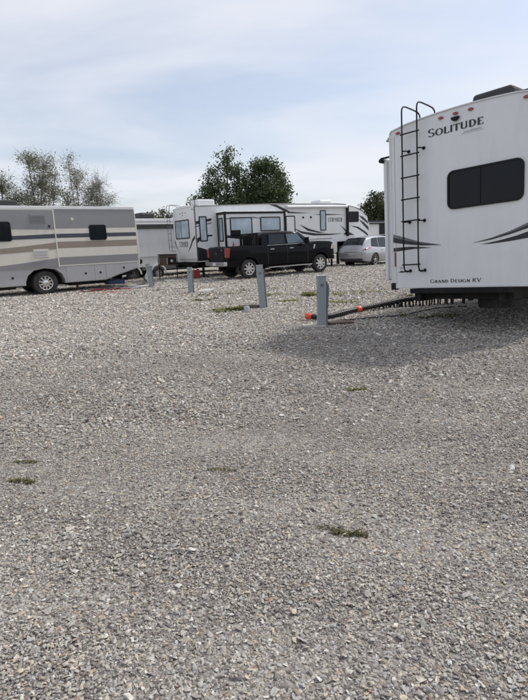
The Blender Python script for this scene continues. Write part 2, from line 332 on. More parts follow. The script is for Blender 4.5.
# ---- lofted car surface
class Loft:
    def __init__(s, xs, rings):   # rings[i] = list of (y,z) half-section points from bottom centre to top centre (y>=0)
        s.xs = np.array(xs, float); s.r = np.array(rings, float)
    def at(s, x, t):
        xs = s.xs; i = int(np.clip(np.searchsorted(xs, x)-1, 0, len(xs)-2)); u = (x-xs[i])/(xs[i+1]-xs[i]); u = min(1, max(0, u))
        r0 = s.r[i]; r1 = s.r[i+1]
        m0 = (s.r[i+1]-s.r[i-1])/(xs[i+1]-xs[i-1])*(xs[i+1]-xs[i]) if i > 0 else (r1-r0)
        m1 = (s.r[i+2]-s.r[i])/(xs[i+2]-xs[i])*(xs[i+1]-xs[i]) if i < len(xs)-2 else (r1-r0)
        ring = (2*u**3-3*u**2+1)*r0+(u**3-2*u**2+u)*m0+(-2*u**3+3*u**2)*r1+(u**3-u**2)*m1
        k = len(ring)-1; j = int(min(k-1, max(0, math.floor(t)))); v = t-j
        p0, p1 = ring[j], ring[j+1]
        n0 = (ring[j+1]-ring[j-1])/2 if j > 0 else (p1-p0); n1 = (ring[j+2]-ring[j])/2 if j < k-1 else (p1-p0)
        q = (2*v**3-3*v**2+1)*p0+(v**3-2*v**2+v)*n0*.8+(-2*v**3+3*v**2)*p1+(v**3-v**2)*n1*.8
        return (x, q[0], q[1])
    def mesh(s, nx=60, nt=4):
        k = s.r.shape[1]-1; ts = [j/nt for j in range(k*nt+1)]; mb = MB(); n = len(ts)
        X = np.linspace(s.xs[0], s.xs[-1], nx); X = np.unique(np.concatenate([X, s.xs]))
        for x in X:
            h = [s.at(x, t) for t in ts]
            mb.v += [(p[0], p[1], p[2]) for p in h]+[(p[0], -p[1], p[2]) for p in h[-2:0:-1]]
        R = 2*n-2
        for i in range(len(X)-1):
            for j in range(R): mb.f.append((i*R+j, i*R+(j+1) % R, (i+1)*R+(j+1) % R, (i+1)*R+j))
        mb.f += [tuple(range(R)), tuple(range(len(mb.v)-1, len(mb.v)-R-1, -1))]
        return mb
    def patch(s, quad, side, off=.006, n=7, m=5):
        """quad: 4 corners (x,t) ; thin closed patch lying on the surface"""
        q = [Vector(c) for c in quad]; mb = MB(); top = []; bot = []
        for i in range(n+1):
            for j in range(m+1):
                u, v = i/n, j/m; c = (q[0]*(1-u)+q[1]*u)*(1-v)+(q[3]*(1-u)+q[2]*u)*v
                p = Vector(s.at(c.x, c.y)); a = Vector(s.at(c.x+.01, c.y)); b = Vector(s.at(c.x, min(c.y+.02, s.r.shape[1]-1.0001)))
                a0 = Vector(s.at(c.x-.01, c.y)); b0 = Vector(s.at(c.x, c.y-.02))
                nn = (a-a0).cross(b-b0)
                if nn.length < 1e-9: nn = Vector((0, 1, 0))
                nn.normalize()
                cen = Vector((p.x, 0, .9))
                if nn.dot(p-cen) < 0: nn = -nn
                for lst, o_ in ((top, off), (bot, -off)):
                    z = p+nn*o_; lst.append((z.x, z.y*side, z.z))
        K = (n+1)*(m+1); W_ = m+1
        fs = []
        for i in range(n):
            for j in range(m):
                a = i*W_+j; f = (a, a+1, a+W_+1, a+W_); fs.append(f); fs.append(tuple(K+z for z in f[::-1]))
        edge = [i*W_ for i in range(n+1)]+[n*W_+j for j in range(1, m+1)]+[i*W_+m for i in range(n-1, -1, -1)]+[j for j in range(m-1, 0, -1)]
        for a, b in zip(edge, edge[1:]+edge[:1]): fs.append((a, b, K+b, K+a))
        mb.add(top+bot, fs); return mb
def boolean(mb, cutters, name, m, parent, smooth=True):
    """mesh of mb minus all cutter meshes, baked"""
    a = bpy.data.objects.new('tmp_a', mb.mesh('tmp_a', m)); COL.objects.link(a)
    tmp = [a]
    for c in cutters:
        b = bpy.data.objects.new('tmp_b', c.mesh('tmp_b', M['under'])); COL.objects.link(b); tmp.append(b)
        md = a.modifiers.new('b', 'BOOLEAN'); md.operation = 'DIFFERENCE'; md.object = b; md.solver = 'EXACT'
    dg = bpy.context.evaluated_depsgraph_get(); dg.update()
    me = bpy.data.meshes.new_from_object(a.evaluated_get(dg)); me.name = name
    for t in tmp: bpy.data.objects.remove(t)
    me.materials.clear(); me.materials.append(m)
    if smooth:
        me.polygons.foreach_set('use_smooth', [True]*len(me.polygons)); me.set_sharp_from_angle(angle=radians(32))
    return link(bpy.data.objects.new(name, me), parent)
def wheel(parent, x, y, r, width, outd, rimr, spokes=8, rimm='alloy', name='wheel', sp_w=.05, hub=.07):
    """wheel with its axle along y; y = outer face of the tyre; outd=-1 when that face looks to -y"""
    t = MB(); s = -outd
    pr = [(rimr*.98, .02), (rimr+.012, 0), (r-.055, .0), (r-.02, .014), (r, .045), (r, width-.045), (r-.02, width-.014), (r-.055, width), (rimr, width), (rimr*.98, width-.02), (rimr*.98, .02)]
    t.lathe([(a, b*s) for a, b in pr], (x, y, r), 'y', 36)
    for k in range(30):     # tread blocks
        a = 2*pi*k/30
        for q in (.05, width*.5+.01):
            c = [(r-.004, a-.05), (r+.008, a-.045), (r+.008, a+.045), (r-.004, a+.05)]
            t.prism([(x+p*cos(b), r+p*sin(b)) for p, b in c], 'y', y+s*q, y+s*(q+width*.5-.065))
    o = t.build(name, M['rubber'], parent, smooth=True)
    rm = MB()
    rm.lathe([(rimr*.98, .02*s), (rimr*.98, .03*s), (rimr*.9, .045*s), (rimr*.88, .12*s), (rimr*.86, .14*s)], (x, y, r), 'y', 32)
    for k in range(spokes):
        a = 2*pi*k/spokes; ca, sa = cos(a), sin(a)
        pts = [(-sp_w*.8, hub*.6), (sp_w*.8, hub*.6), (sp_w*.55, rimr*.92), (-sp_w*.55, rimr*.92)]
        rm.prism([(x+u*ca+v*sa, r-u*sa+v*ca) for u, v in pts], 'y', y+s*.028, y+s*.075)
    rm.lathe([(.001, .012*s), (hub*.8, .014*s), (hub, .03*s), (hub, .08*s)], (x, y, r), 'y', 16)
    rm.build('rim', M[rimm], o, smooth=True)
    bk = MB(); bk.lathe([(.001, .125*s), (rimr*.86, .125*s), (rimr*.86, .135*s), (.001, .135*s)], (x, y, r), 'y', 24)
    bk.build('brake_disc', M['under'], o)
    return o
# ------------------------------------------------------------------ terrain
def g(x, y):
    s = .9*x+.6*y-5.
    v = .036*(s if s > 30 else log(1+exp(s/1.2))*1.2)
    return v/(1+(v/.9)**2)**.5
def g_np(x, y):
    s = .9*x+.6*y-5.
    v = .036*np.where(s > 30, s, np.log1p(np.exp(np.minimum(s, 40)/1.2))*1.2)
    base = v/np.sqrt(1+(v/.9)**2)
    return base
def micro(x, y):    # ruts and unevenness of a few millimetres to centimetres
    return .010*np.sin(1.3*x+.6*y)*np.cos(.9*y-.4*x)+.006*np.sin(3.1*x-1.7*y+1)+.004*np.cos(5.3*y+2.2*x)
xs = np.concatenate([[-2500, -900, -300, -120, -60, -40], np.arange(-25, 25.01, .4), [40, 60, 120, 300, 900, 2500]])
ys = np.concatenate([[-800, -200, -50, -15], np.arange(-4, 46.01, .4), [55, 80, 140, 300, 900, 3500]])
def track(x, y):     # compacted strip where wheels ground the stone finer
    return np.exp(-((y-(4.35+.42*x))/.95)**2)*.9+np.exp(-((y-(7.6+.38*x))/.5)**2)*.45
def tone(x, y):     # batches of stone of different paleness tipped on the lot
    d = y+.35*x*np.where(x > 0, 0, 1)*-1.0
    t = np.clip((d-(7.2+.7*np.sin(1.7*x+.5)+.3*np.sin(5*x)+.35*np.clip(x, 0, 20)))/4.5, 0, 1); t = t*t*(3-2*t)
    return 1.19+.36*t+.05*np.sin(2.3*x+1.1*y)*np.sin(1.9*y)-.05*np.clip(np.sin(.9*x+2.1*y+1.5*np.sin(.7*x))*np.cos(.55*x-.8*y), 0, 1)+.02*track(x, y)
XX, YY = np.meshgrid(xs, ys, indexing='ij'); ZZ = g_np(XX, YY)+np.where((np.abs(XX) < 26) & (YY < 47) & (YY > -5), micro(XX, YY), 0)
vs = np.stack([XX, YY, ZZ], -1).reshape(-1, 3); ny = len(ys)
fs = [(i*ny+j, (i+1)*ny+j, (i+1)*ny+j+1, i*ny+j+1) for i in range(len(xs)-1) for j in range(ny-1)]
me = bpy.data.meshes.new('gravel_ground'); me.from_pydata(vs.tolist(), [], fs); me.polygons.foreach_set('use_smooth', [True]*len(fs))
me.materials.append(ground_material())
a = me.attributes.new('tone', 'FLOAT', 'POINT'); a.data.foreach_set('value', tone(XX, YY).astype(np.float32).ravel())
tag(link(bpy.data.objects.new('gravel_ground', me)), kind='structure')
# ---- loose stones (nobody could count them): instanced on points
rng = np.random.default_rng(5)
SC = bpy.data.collections.new('stone_shapes'); SM = stone_material()
for k in range(12):
    bm = bmesh.new(); R_ = random.Random(k*7+1)
    fl = R_.uniform(.32, .62); el = R_.uniform(.65, .95)
    for q in range(11):
        v = Vector((R_.gauss(0, 1), R_.gauss(0, 1), R_.gauss(0, 1))).normalized()*R_.uniform(.85, 1.1)
        bm.verts.new((v.x*.5, v.y*.5*el, v.z*.5*fl))
    res = bmesh.ops.convex_hull(bm, input=bm.verts)
    bmesh.ops.delete(bm, geom=[v for v in bm.verts if not v.link_faces], context='VERTS')
    m_ = bpy.data.meshes.new('stone'); bm.to_mesh(m_); bm.free(); m_.materials.append(SM)
    SC.objects.link(bpy.data.objects.new('stone', m_))
P, S, Rr = [], [], []
def band(y0, y1, dens, size, spread, lo, hi):
    hw = .53*y1+1.6; n = int(dens*(y1-y0)*2*hw)
    x = rng.uniform(-hw, hw, n); y = rng.uniform(y0, y1, n)
    keep = np.abs(x) < .53*y+1.5
    x = x[keep]; y = y[keep]; n = len(x)
    s = size*np.exp(rng.normal(0, spread, n)); tr = track(x, y)
    patch_ = .5+.5*np.sin(1.1*x+.7*np.sin(.8*y))*np.cos(.9*y+1.3*np.sin(.6*x))
    s *= (1-.38*np.clip(tr, 0, 1))*(.86+.28*patch_)
    s = np.clip(s, lo, hi)
    z = g_np(x, y)+micro(x, y)+s*rng.uniform(.0, .30, n)
    P.append(np.stack([x, y, z], 1)); S.append(np.stack([s*rng.uniform(.8, 1.35, n), s, s*rng.uniform(.7, 1.1, n)], 1))
    Rr.append(np.stack([rng.normal(0, .30, n), rng.normal(0, .30, n), rng.uniform(0, 6.28, n)], 1))
band(.9, 2.6, 9800, .0152, .37, .006, .045)
band(2.6, 4.5, 6400, .0166, .38, .007, .05)
band(4.5, 8, 3400, .023, .40, .010, .07)
band(8, 14, 1150, .036, .36, .015, .09)
band(14, 24, 430, .052, .34, .02, .11)
band(2.6, 10, 2.5, .05, .25, .03, .08)
band(24, 34, 110, .07, .3, .03, .12)
P = np.concatenate(P); S = np.concatenate(S); Rr = np.concatenate(Rr)
me = bpy.data.meshes.new('loose_gravel'); me.vertices.add(len(P)); me.vertices.foreach_set('co', P.astype(np.float32).ravel())
for nm, dat in (('scl', S), ('rot', Rr)):
    a = me.attributes.new(nm, 'FLOAT_VECTOR', 'POINT'); a.data.foreach_set('vector', dat.astype(np.float32).ravel())
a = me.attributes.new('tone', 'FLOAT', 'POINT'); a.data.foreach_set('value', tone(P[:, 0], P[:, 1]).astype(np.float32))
a = me.attributes.new('idx', 'INT', 'POINT'); a.data.foreach_set('value', rng.integers(0, 12, len(P)).astype(np.int32))
gravel = tag(link(bpy.data.objects.new('loose_gravel', me)), 'loose grey crushed limestone gravel covering the whole campground lot', 'gravel', kind='stuff')
gg = bpy.data.node_groups.new('scatter', 'GeometryNodeTree')
gg.interface.new_socket('Geometry', in_out='INPUT', socket_type='NodeSocketGeometry'); gg.interface.new_socket('Geometry', in_out='OUTPUT', socket_type='NodeSocketGeometry')
gi = gg.nodes.new('NodeGroupInput'); go = gg.nodes.new('NodeGroupOutput'); ip = gg.nodes.new('GeometryNodeInstanceOnPoints'); ci = gg.nodes.new('GeometryNodeCollectionInfo')
ci.inputs['Collection'].default_value = SC; ci.inputs['Separate Children'].default_value = True; ci.inputs['Reset Children'].default_value = True
ip.inputs['Pick Instance'].default_value = True
def na(nm, ty):
    n = gg.nodes.new('GeometryNodeInputNamedAttribute'); n.data_type = ty; n.inputs['Name'].default_value = nm; return n.outputs['Attribute']
gg.links.new(gi.outputs[0], ip.inputs['Points']); gg.links.new(ci.outputs[0], ip.inputs['Instance'])
gg.links.new(na('idx', 'INT'), ip.inputs['Instance Index']); gg.links.new(na('rot', 'FLOAT_VECTOR'), ip.inputs['Rotation']); gg.links.new(na('scl', 'FLOAT_VECTOR'), ip.inputs['Scale'])
gg.links.new(ip.outputs[0], go.inputs[0])
md = gravel.modifiers.new('scatter', 'NODES'); md.node_group = gg
# ------------------------------------------------------------------ trees
def tree(name, loc, lobes, label, leafm, barkm, seed, per=26, clusters=60, leaf=.15, csize=.42, trunk_r=.22, lean=0, group=None, fork=2.2, twigs=3, cat='tree'):
    R_ = random.Random(seed); root = empty(name, loc=loc); tag(root, label, cat, group)
    br = MB(); lf = MB()
    cen = Vector((0, 0, 0)); topz = max(l[2] for l in lobes)
    fk = Vector((lean, 0, fork)); br.tube([(0, 0, -.2), (lean*.3, 0, fork*.5), fk], [trunk_r*1.15, trunk_r*.95, trunk_r*.8], 8)
    tot = sum(l[3]**2 for l in lobes)
    for (lx, ly, lz, lr, lrz) in lobes:
        c = Vector((lx, ly, lz)); base = c-Vector((0, 0, lrz*.6))
        mid = fk.lerp(base, .55)+Vector((R_.uniform(-.2, .2), R_.uniform(-.2, .2), -.15*(base-fk).length*.3))
        r0 = trunk_r*.55*min(1, lr/1.6+.25)
        br.tube([fk, mid, base, c+Vector((0, 0, lrz*.4))], [r0, r0*.75, r0*.5, r0*.15], 6)
        n = max(6, int(clusters*lr*lr/tot*1.0))
        for k in range(n):
            d = Vector((R_.gauss(0, 1), R_.gauss(0, 1), R_.gauss(0, 1))).normalized(); rad = R_.random()**.45*1.02
            p = c+Vector((d.x*lr, d.y*lr, d.z*lrz))*rad
            st = base.lerp(c, R_.uniform(0, .9)); md_ = st.lerp(p, .5)+Vector((R_.uniform(-.1, .1), R_.uniform(-.1, .1), R_.uniform(-.12, .12)))*lr
            br.tube([st, md_, p], [r0*.28, r0*.16, r0*.05+.004], 4)
            for q in range(twigs):
                e = p+Vector((R_.gauss(0, 1), R_.gauss(0, 1), R_.gauss(.2, .8)))*csize*.9
                br.tube([md_.lerp(p, R_.uniform(.5, 1)), e], [r0*.05+.006, .004], 3)
            for q in range(max(1, int(per*R_.uniform(.5, 1.4)))):
                o_ = Vector((R_.gauss(0, 1), R_.gauss(0, 1), R_.gauss(0, .8)))*csize*.6
                a = Vector((R_.gauss(0, 1), R_.gauss(0, 1), R_.gauss(0, 1))).normalized(); b = a.cross(Vector((R_.gauss(0, 1), R_.gauss(0, 1), R_.gauss(0, 1)))).normalized()
                s = leaf*R_.uniform(.6, 1.25); z = p+o_
                lf.add([z-a*s*.5, z-b*s*.32, z+a*s*.5, z+b*s*.32], [(0, 1, 2, 3)])
    for mb, nm, m in ((br, 'trunk', M[barkm]), (lf, 'crown', M[leafm])):
        me = bpy.data.meshes.new(nm); me.from_pydata(mb.v, [], mb.f); me.materials.append(m)
        link(bpy.data.objects.new(nm, me), root)
    return root
TG = 'trees behind the parked trailers'
def z0(x, y): return float(g_np(np.array(x), np.array(y)))
# dense pair above the toy hauler
tree('cottonwood_tree', (-2.8, 46, z0(-2.9, 46)), [(0.1, 0, 8.45, .9, 1.25), (-.7, 0, 7.3, .9, .9), (.95, .2, 7.3, 1.0, 1.1), (-1.5, .3, 5.9, 1.15, .9), (-2.5, 0, 5.3, .7, .55), (.2, 0, 5.4, 1.7, 1.3), (1.4, .2, 5.2, 1.2, 1.0), (-.6, -.4, 4.0, 2.0, .9), (1.1, .3, 4.0, 1.6, .8)],
     'taller left tree of the dense dark green pair rising behind the white toy hauler', 'leafd', 'bark', 3, per=50, clusters=280, leaf=.21, csize=.44, group=TG)
tree('cottonwood_tree', (.25, 46.6, z0(.25, 46.6)), [(-.3, 0, 7.9, 1.1, 1.0), (.7, 0, 7.6, .8, .9), (-1.0, 0, 6.6, .8, .9), (1.7, .2, 7.1, .7, .8), (.5, 0, 6.0, 1.5, 1.1), (1.7, 0, 5.7, .9, 1.0), (-.9, 0, 5.0, 1.1, .9), (.8, .3, 4.4, 1.8, 1.0), (2.0, 0, 4.3, .8, .7)],
     'rounder right tree of the dense dark green pair behind the black pickup and hauler', 'leafd', 'bark', 8, per=48, clusters=280, leaf=.21, csize=.44, group=TG)
# sparse ones behind the motorhome
tree('sparse_tree', (-17.1, 42, z0(-17.1, 42)+.7), [(-.6, 0, 7.9, .9, .8), (.5, 0, 7.7, 1.0, .9), (.1, .2, 6.4, 1.3, 1.1), (-.4, 0, 4.8, 1.3, 1.1), (1.1, 0, 5.4, .9, .9), (1.3, 0, 6.6, .5, .6)],
     'tallest sparse sage green tree behind the motorhome with pale branches showing', 'leafs', 'bark2', 21, per=19, clusters=260, leaf=.13, csize=.42, trunk_r=.14, group=TG, twigs=5)
tree('sparse_tree', (-14.5, 42.5, z0(-14.5, 42.5)+.35), [(-.3, 0, 8.0, .6, .9), (.2, 0, 6.6, .9, 1.1), (-.6, 0, 5.2, .8, .9), (1.2, .2, 5.6, .8, 1.0), (.4, 0, 4.4, 1.0, .9)],
     'thin leaved tree behind the motorhome roof right of the tallest sparse tree', 'leafs', 'bark2', 33, per=13, clusters=190, leaf=.12, csize=.44, trunk_r=.12, group=TG, twigs=6)
tree('sparse_tree', (-13.0, 43, z0(-13, 43)+.2), [(.3, 0, 6.6, .7, .9), (.0, 0, 5.4, .8, .9), (.9, 0, 5.3, .6, .8), (-.2, 0, 4.4, .8, .8), (.7, 0, 4.2, .6, .6)],
     'nearly bare twiggy tree at the right end of the row behind the motorhome', 'leafs', 'bark2', 35, per=7, clusters=170, leaf=.11, csize=.46, trunk_r=.1, group=TG, twigs=7)
tree('sparse_tree', (-20.0, 42, z0(-20.0, 42)+.9), [(0, 0, 6.0, 1.2, 1.1), (1.0, 0, 5.0, 1.0, .9), (-1.2, 0, 5.2, 1.1, 1.0), (.6, 0, 4.0, 1.0, .8)],
     'lower sparse tree above the dark roof unit at the left edge', 'leafs', 'bark', 41, per=17, clusters=200, leaf=.13, csize=.42, trunk_r=.13, group=TG, twigs=5)
tree('olive_tree', (-8.9, 48, z0(-8.9, 48)), [(0, 0, 4.1, 1.2, .8), (-.6, 0, 3.3, 1.0, .8), (.9, 0, 3.4, 1.0, .8)],
     'low olive green tree top showing between the white trailer and the hauler ladder', 'leafo', 'bark', 51, per=36, clusters=70, leaf=.2, csize=.34, trunk_r=.15, group=TG, fork=1.4)
tree('olive_tree', (12.9, 58, z0(12.9, 58)), [(-.3, 0, 5.7, 1.1, 1.0), (.1, 0, 4.8, 1.6, 1.2), (-1.3, 0, 4.5, .9, 1.0), (.9, .2, 4.2, 1.0, .9), (-.2, 0, 3.2, 1.6, .9)],
     'hazy green tree between the toy hauler nose and the large white trailer', 'leafo', 'bark', 61, per=50, clusters=200, leaf=.22, csize=.38, trunk_r=.18, group=TG, fork=1.6)
tree('olive_tree', (15.6, 58, z0(15.6, 58)), [(-.2, 0, 5.9, 1.0, .9), (0, 0, 4.6, 1.6, 1.2), (1.2, 0, 4.7, 1.2, 1.0), (-.3, 0, 3.2, 1.6, .9)],
     'darker green tree partly hidden by the left edge of the large white trailer', 'leafd', 'bark', 63, per=50, clusters=200, leaf=.22, csize=.38, trunk_r=.18, group=TG, fork=1.6)
# far hedgerow: one mass
hb = MB(); R_ = random.Random(77)
for k in range(60000):
    a = R_.uniform(-pi, pi); d = R_.uniform(130, 150); x = d*sin(a); y = d*cos(a); hmax = 3.4+1.6*sin(a*23)+1.1*sin(a*61+1)+.6*sin(a*131)+(5 if abs(a) > 1.6 else 0)
    z = R_.random()**.7*max(1.2, hmax)+.6; s = R_.uniform(.4, .9)
    u = Vector((R_.gauss(0, 1), R_.gauss(0, 1), R_.gauss(0, 1))).normalized(); v = u.cross(Vector((R_.gauss(0, 1), R_.gauss(0, 1), R_.gauss(0, 1)))).normalized(); c = Vector((x, y, z))
    hb.add([c-u*s*.5, c-v*s*.4, c+u*s*.5, c+v*s*.4], [(0, 1, 2, 3)])
me = bpy.data.meshes.new('distant_hedgerow'); me.from_pydata(hb.v, [], hb.f); me.materials.append(M['far'])
tag(link(bpy.data.objects.new('distant_hedgerow', me)), 'far off low line of green trees beyond the campground', 'hedgerow', kind='stuff')
# ------------------------------------------------------------------ large white trailer on the right (rear wall in view)
POSE_SOL = (3.302, 8.806, .136, .707, -.005, -.052)
sol = empty('travel_trailer', POSE_SOL); tag(sol, 'large white fifth wheel trailer at right, rear wall with black ladder and dark window', 'trailer', 'trailers parked on the lot')
HWD = 1.283
sec = [(-HWD, .78), (HWD, .78)]
top = []
for k in range(9):
    y = HWD-2*HWD*k/8; top.append((y, 3.57+.075*(1-(y/HWD)**2)))
top[0] = (HWD, 3.50); top.insert(1, (HWD-.03, 3.555)); top[-1] = (-HWD, 3.50); top.insert(-1, (-HWD+.03, 3.555))
b = MB(); b.prism(sec+top, 'x', 0, 11.6); b.build('body', M['white'], sol, bevel=.012)
# corner caps and trim rails standing proud of the rear wall
for s in (1, -1):
    b = MB(); b.box(-.012, .06, *sorted((s*(HWD-.028), s*(HWD+.012))), .80, 3.47); b.build('corner_trim', M['white2'], sol, bevel=.008)
    b = MB(); b.box(-.02, .10, *sorted((s*(HWD-.075), s*(HWD+.02))), .73, .86); b.build('corner_cap', M['black'], sol, bevel=.012)
b = MB(); b.box(-.008, .05, -HWD+.08, HWD-.08, .755, .795); b.build('bottom_rail', M['white2'], sol, bevel=.004)
b = MB(); b.tube([(-.006, y, z+.002) for y, z in top], .014, 6); b.build('roof_edge_trim', M['white2'], sol, smooth=True)
window(sol, 'x', -1.10, .143, 2.05, 2.67, 0, -1, 'glass', rad=.11, fw=.03, mull=-.42)
b = MB(); b.box(-.006, .0, HWD-.10, HWD-.095, .82, 3.46); b.build('sealant_bead', M['ldecal'], sol)
b = MB(); b.box(-.006, .0, -HWD+.095, -HWD+.10, .82, 3.46); b.build('sealant_bead', M['ldecal'], sol)
# lamps
def lamp_oval(y, z, m='red'):
    p = [(y+.045*cos(a), z+.022*sin(a)) for a in [2*pi*k/16 for k in range(16)]]
    b = MB(); b.prism(p, 'x', -.028, -.002); b.build('marker_light', M[m], sol, bevel=.006)
for y, z in ((1.10, 3.495), (.26, 3.545), (0, 3.552), (-.26, 3.55), (-1.116, 3.50)): lamp_oval(y, z)
b = MB(); b.prism([(.06, 3.50), (-.07, 3.50), (-.075, 3.475), (-.03, 3.435), (.025, 3.435), (.07, 3.475)], 'x', -.05, -.002); cm_ = b.build('camera_mount', M['black'], sol, bevel=.01)
b = MB(); b.prism([(.02+.012*cos(a)-.02, 3.462+.012*sin(a)) for a in [k*pi/5 for k in range(10)]], 'x', -.058, -.05); b.build('lens', M['glass'], cm_)
b = MB(); b.box(-.012, -.002, 1.19, 1.22, 1.16, 1.42); b.build('side_reflector', M['red'], sol, bevel=.004)
# lettering
qs, tot = lettering('SOLITUDE', W=.17, small=.80, bigfirst=(0,), gap=.05)
put_text(sol, 'lettering', qs, tot, lambda u, v, i: (-.003-.00004*i, .505-.985*u, 3.285+.135*v), M['decal'])
qs, tot = lettering('GRAND DESIGN RV', W=.17, small=.78, bigfirst=(0, 6, 13, 14), gap=.10)
for a_, b_ in ((-.1, .345), (.345, .83), (.83, 1.1)):
    put_text(sol, 'lettering', [q for q in qs if a_ <= sum(p[0] for p in q)/4/tot < b_], tot, lambda u, v, i: (-.003-.00004*i, .485-.935*u, .842+.062*v), M['decal'])
mb = MB(); R_ = random.Random(4)
for k in range(14):
    y = -.13-.022*k-.004; h = R_.uniform(.016, .03); sl_ = .008
    mb.add([(-.003, y, 3.225), (-.003, y-.009, 3.225), (-.003, y-.009-sl_, 3.225+h), (-.003, y-sl_, 3.225+h)], [(0, 1, 2, 3)])
mb.build('script_print', M['gdecal'], sol)
decal(sol, 'print_line', [(-.1, 3.208), (-.47, 3.208), (-.47, 3.213), (-.1, 3.213)], 'x', 0, -1, M['ldecal'])
# swooshes
decal(sol, 'swoosh', [(1.24, 1.745), (1.0, 1.675), (.7, 1.575), (.27, 1.49), (.7, 1.52), (1.0, 1.575), (1.24, 1.62)], 'x', 0, -1, M['gdecal'])
decal(sol, 'swoosh', [(1.24, 1.69), (.95, 1.61), (.6, 1.53), (.27, 1.485), (.65, 1.505), (1.0, 1.555), (1.24, 1.60)], 'x', -.003, -1, M['decal'])
decal(sol, 'swoosh', [(1.24, 1.50), (.9, 1.50), (.62, 1.475), (.45, 1.452), (.8, 1.455), (1.24, 1.43)], 'x', 0, -1, M['decal'])
decal(sol, 'swoosh', [(-.29, 1.475), (-.6, 1.53), (-.9, 1.61), (-1.25, 1.74), (-1.25, 1.66), (-.9, 1.56), (-.6, 1.505)], 'x', 0, -1, M['gdecal'])
decal(sol, 'swoosh', [(-.33, 1.478), (-.65, 1.528), (-.95, 1.60), (-1.25, 1.70), (-1.25, 1.65), (-.9, 1.56), (-.6, 1.502)], 'x', -.003, -1, M['decal'])
decal(sol, 'swoosh', [(-.44, 1.442), (-.7, 1.475), (-1.0, 1.53), (-1.25, 1.60), (-1.25, 1.49), (-.9, 1.455), (-.6, 1.438)], 'x', 0, -1, M['decal'])
# small emblem left of the name plate
decal(sol, 'emblem', [(1.15, 1.05), (1.10, 1.065), (1.07, 1.085), (1.04, 1.065), (.98, 1.05), (1.06, 1.042)], 'x', 0, -1, M['decal'])
decal(sol, 'emblem', [(1.115, 1.115), (1.045, 1.115), (1.045, 1.145), (1.115, 1.145)], 'x', 0, -1, M['ldecal'])
# ladder
lad = MB(); lad.box(-.012, -.002, .60, .97, 3.47, 3.475); lad = empty('ladder'); lad.parent = sol
def rail(y):
    p = [(.02, y, 1.06), (-.06, y, 1.055), (-.10, y, 1.08), (-.125, y, 1.14), (-.13, y, 1.4), (-.13, y, 2.6), (-.13, y, 3.78), (-.12, y, 3.85), (-.08, y, 3.885), (.0, y, 3.895), (.25, y, 3.875), (.36, y, 3.86), (.42, y, 3.82), (.44, y, 3.74), (.44, y, 3.62)]
    b = MB(); b.tube(p, .0135, 8); b.build('rail', M['black'], lad, smooth=True)
rail(.935); rail(.637)
for z in (3.42, 3.06, 2.69, 2.32, 1.945, 1.18):
    b = MB(); b.tube([(-.13, .97, z), (-.13, .60, z)], .0125, 8); b.build('rung', M['black'], lad, smooth=True)
for z in (3.14, 1.93, 1.07):
    for y in (.935, .637):
        b = MB(); b.tube([(-.13, y, z), (-.115, y-.045, z), (-.03, y-.05, z), (-.002, y-.05, z)], .012, 6); b.lathe([(.001, -.014), (.028, -.012), (.03, -.001), (.001, -.001)], (-.002, y-.05, z), 'x', 12)
        b.build('stand_off', M['black'], lad, smooth=True)
# roof units
b = MB(); b.box(.46, 1.2, -.70, -.02, 3.62, 3.90); b.build('roof_air_conditioner', M['plast'], sol, bevel=.07, seg=3)
b = MB(); b.box(.6, 1.0, -1.0, -.74, 3.60, 3.80); b.build('roof_vent', M['plast'], sol, bevel=.03)
b = MB(); b.box(3.0, 3.9, -.5, .4, 3.62, 3.88); b.build('roof_air_conditioner', M['white2'], sol, bevel=.07, seg=3)
# slide out on the far side with its awning topper
b = MB(); b.box(.42, 4.6, HWD-.05, HWD+.40, .92, 3.18); b.build('slide_out', M['white2'], sol, bevel=.012)
b = MB(); b.box(.38, 4.64, HWD+.36, HWD+.43, .90, 3.2); b.build('slide_trim', M['white'], sol, bevel=.01)
b = MB(); b.tube([(.30, HWD+.44, 3.17), (4.7, HWD+.44, 3.17)], .04, 10); b.build('awning_roll', M['black'], sol, smooth=True)
b = MB(); b.box(.33, .37, HWD-.02, HWD+.46, 3.20, 3.23); b.build('awning_bracket', M['black'], sol)
b = MB(); b.prism([(HWD, 3.52), (HWD+.10, 3.43), (HWD+.10, 3.415), (HWD, 3.49)], 'x', .02, 3.0); b.build('rain_gutter', M['white2'], sol)
# chassis
b = MB()
for y in (-.75, .75): b.box(.05, 11.4, y-.04, y+.04, .52, .77)
for x in (1.0, 3, 5, 7, 9): b.box(x, x+.06, -.75, .75, .6, .70)
b.build('chassis', M['under'], sol)
b = MB(); b.box(-.04, .04, -.95, .88, .66, .75); b.build('bumper', M['under'], sol, bevel=.01)
b = MB(); b.box(.15, 3.4, -.9, .9, .55, .735); b.build('belly_pan', M['under'], sol)
for s in (1, -1):
    for x in (4.7, 5.6, 6.5): wheel(sol, x, s*1.2, .39, .26, s, .22, 6, 'alloy')
b = MB(); b.tube([(.5, 0, .72), (.5, 0, .5)], .05, 8); b.lathe([(.18, 0), (.36, .0), (.38, .05), (.38, .15), (.36, .2), (.18, .2), (.18, 0)], (.9, -.35, .36), 'z', 24); b.build('spare_wheel', M['rubber'], sol)
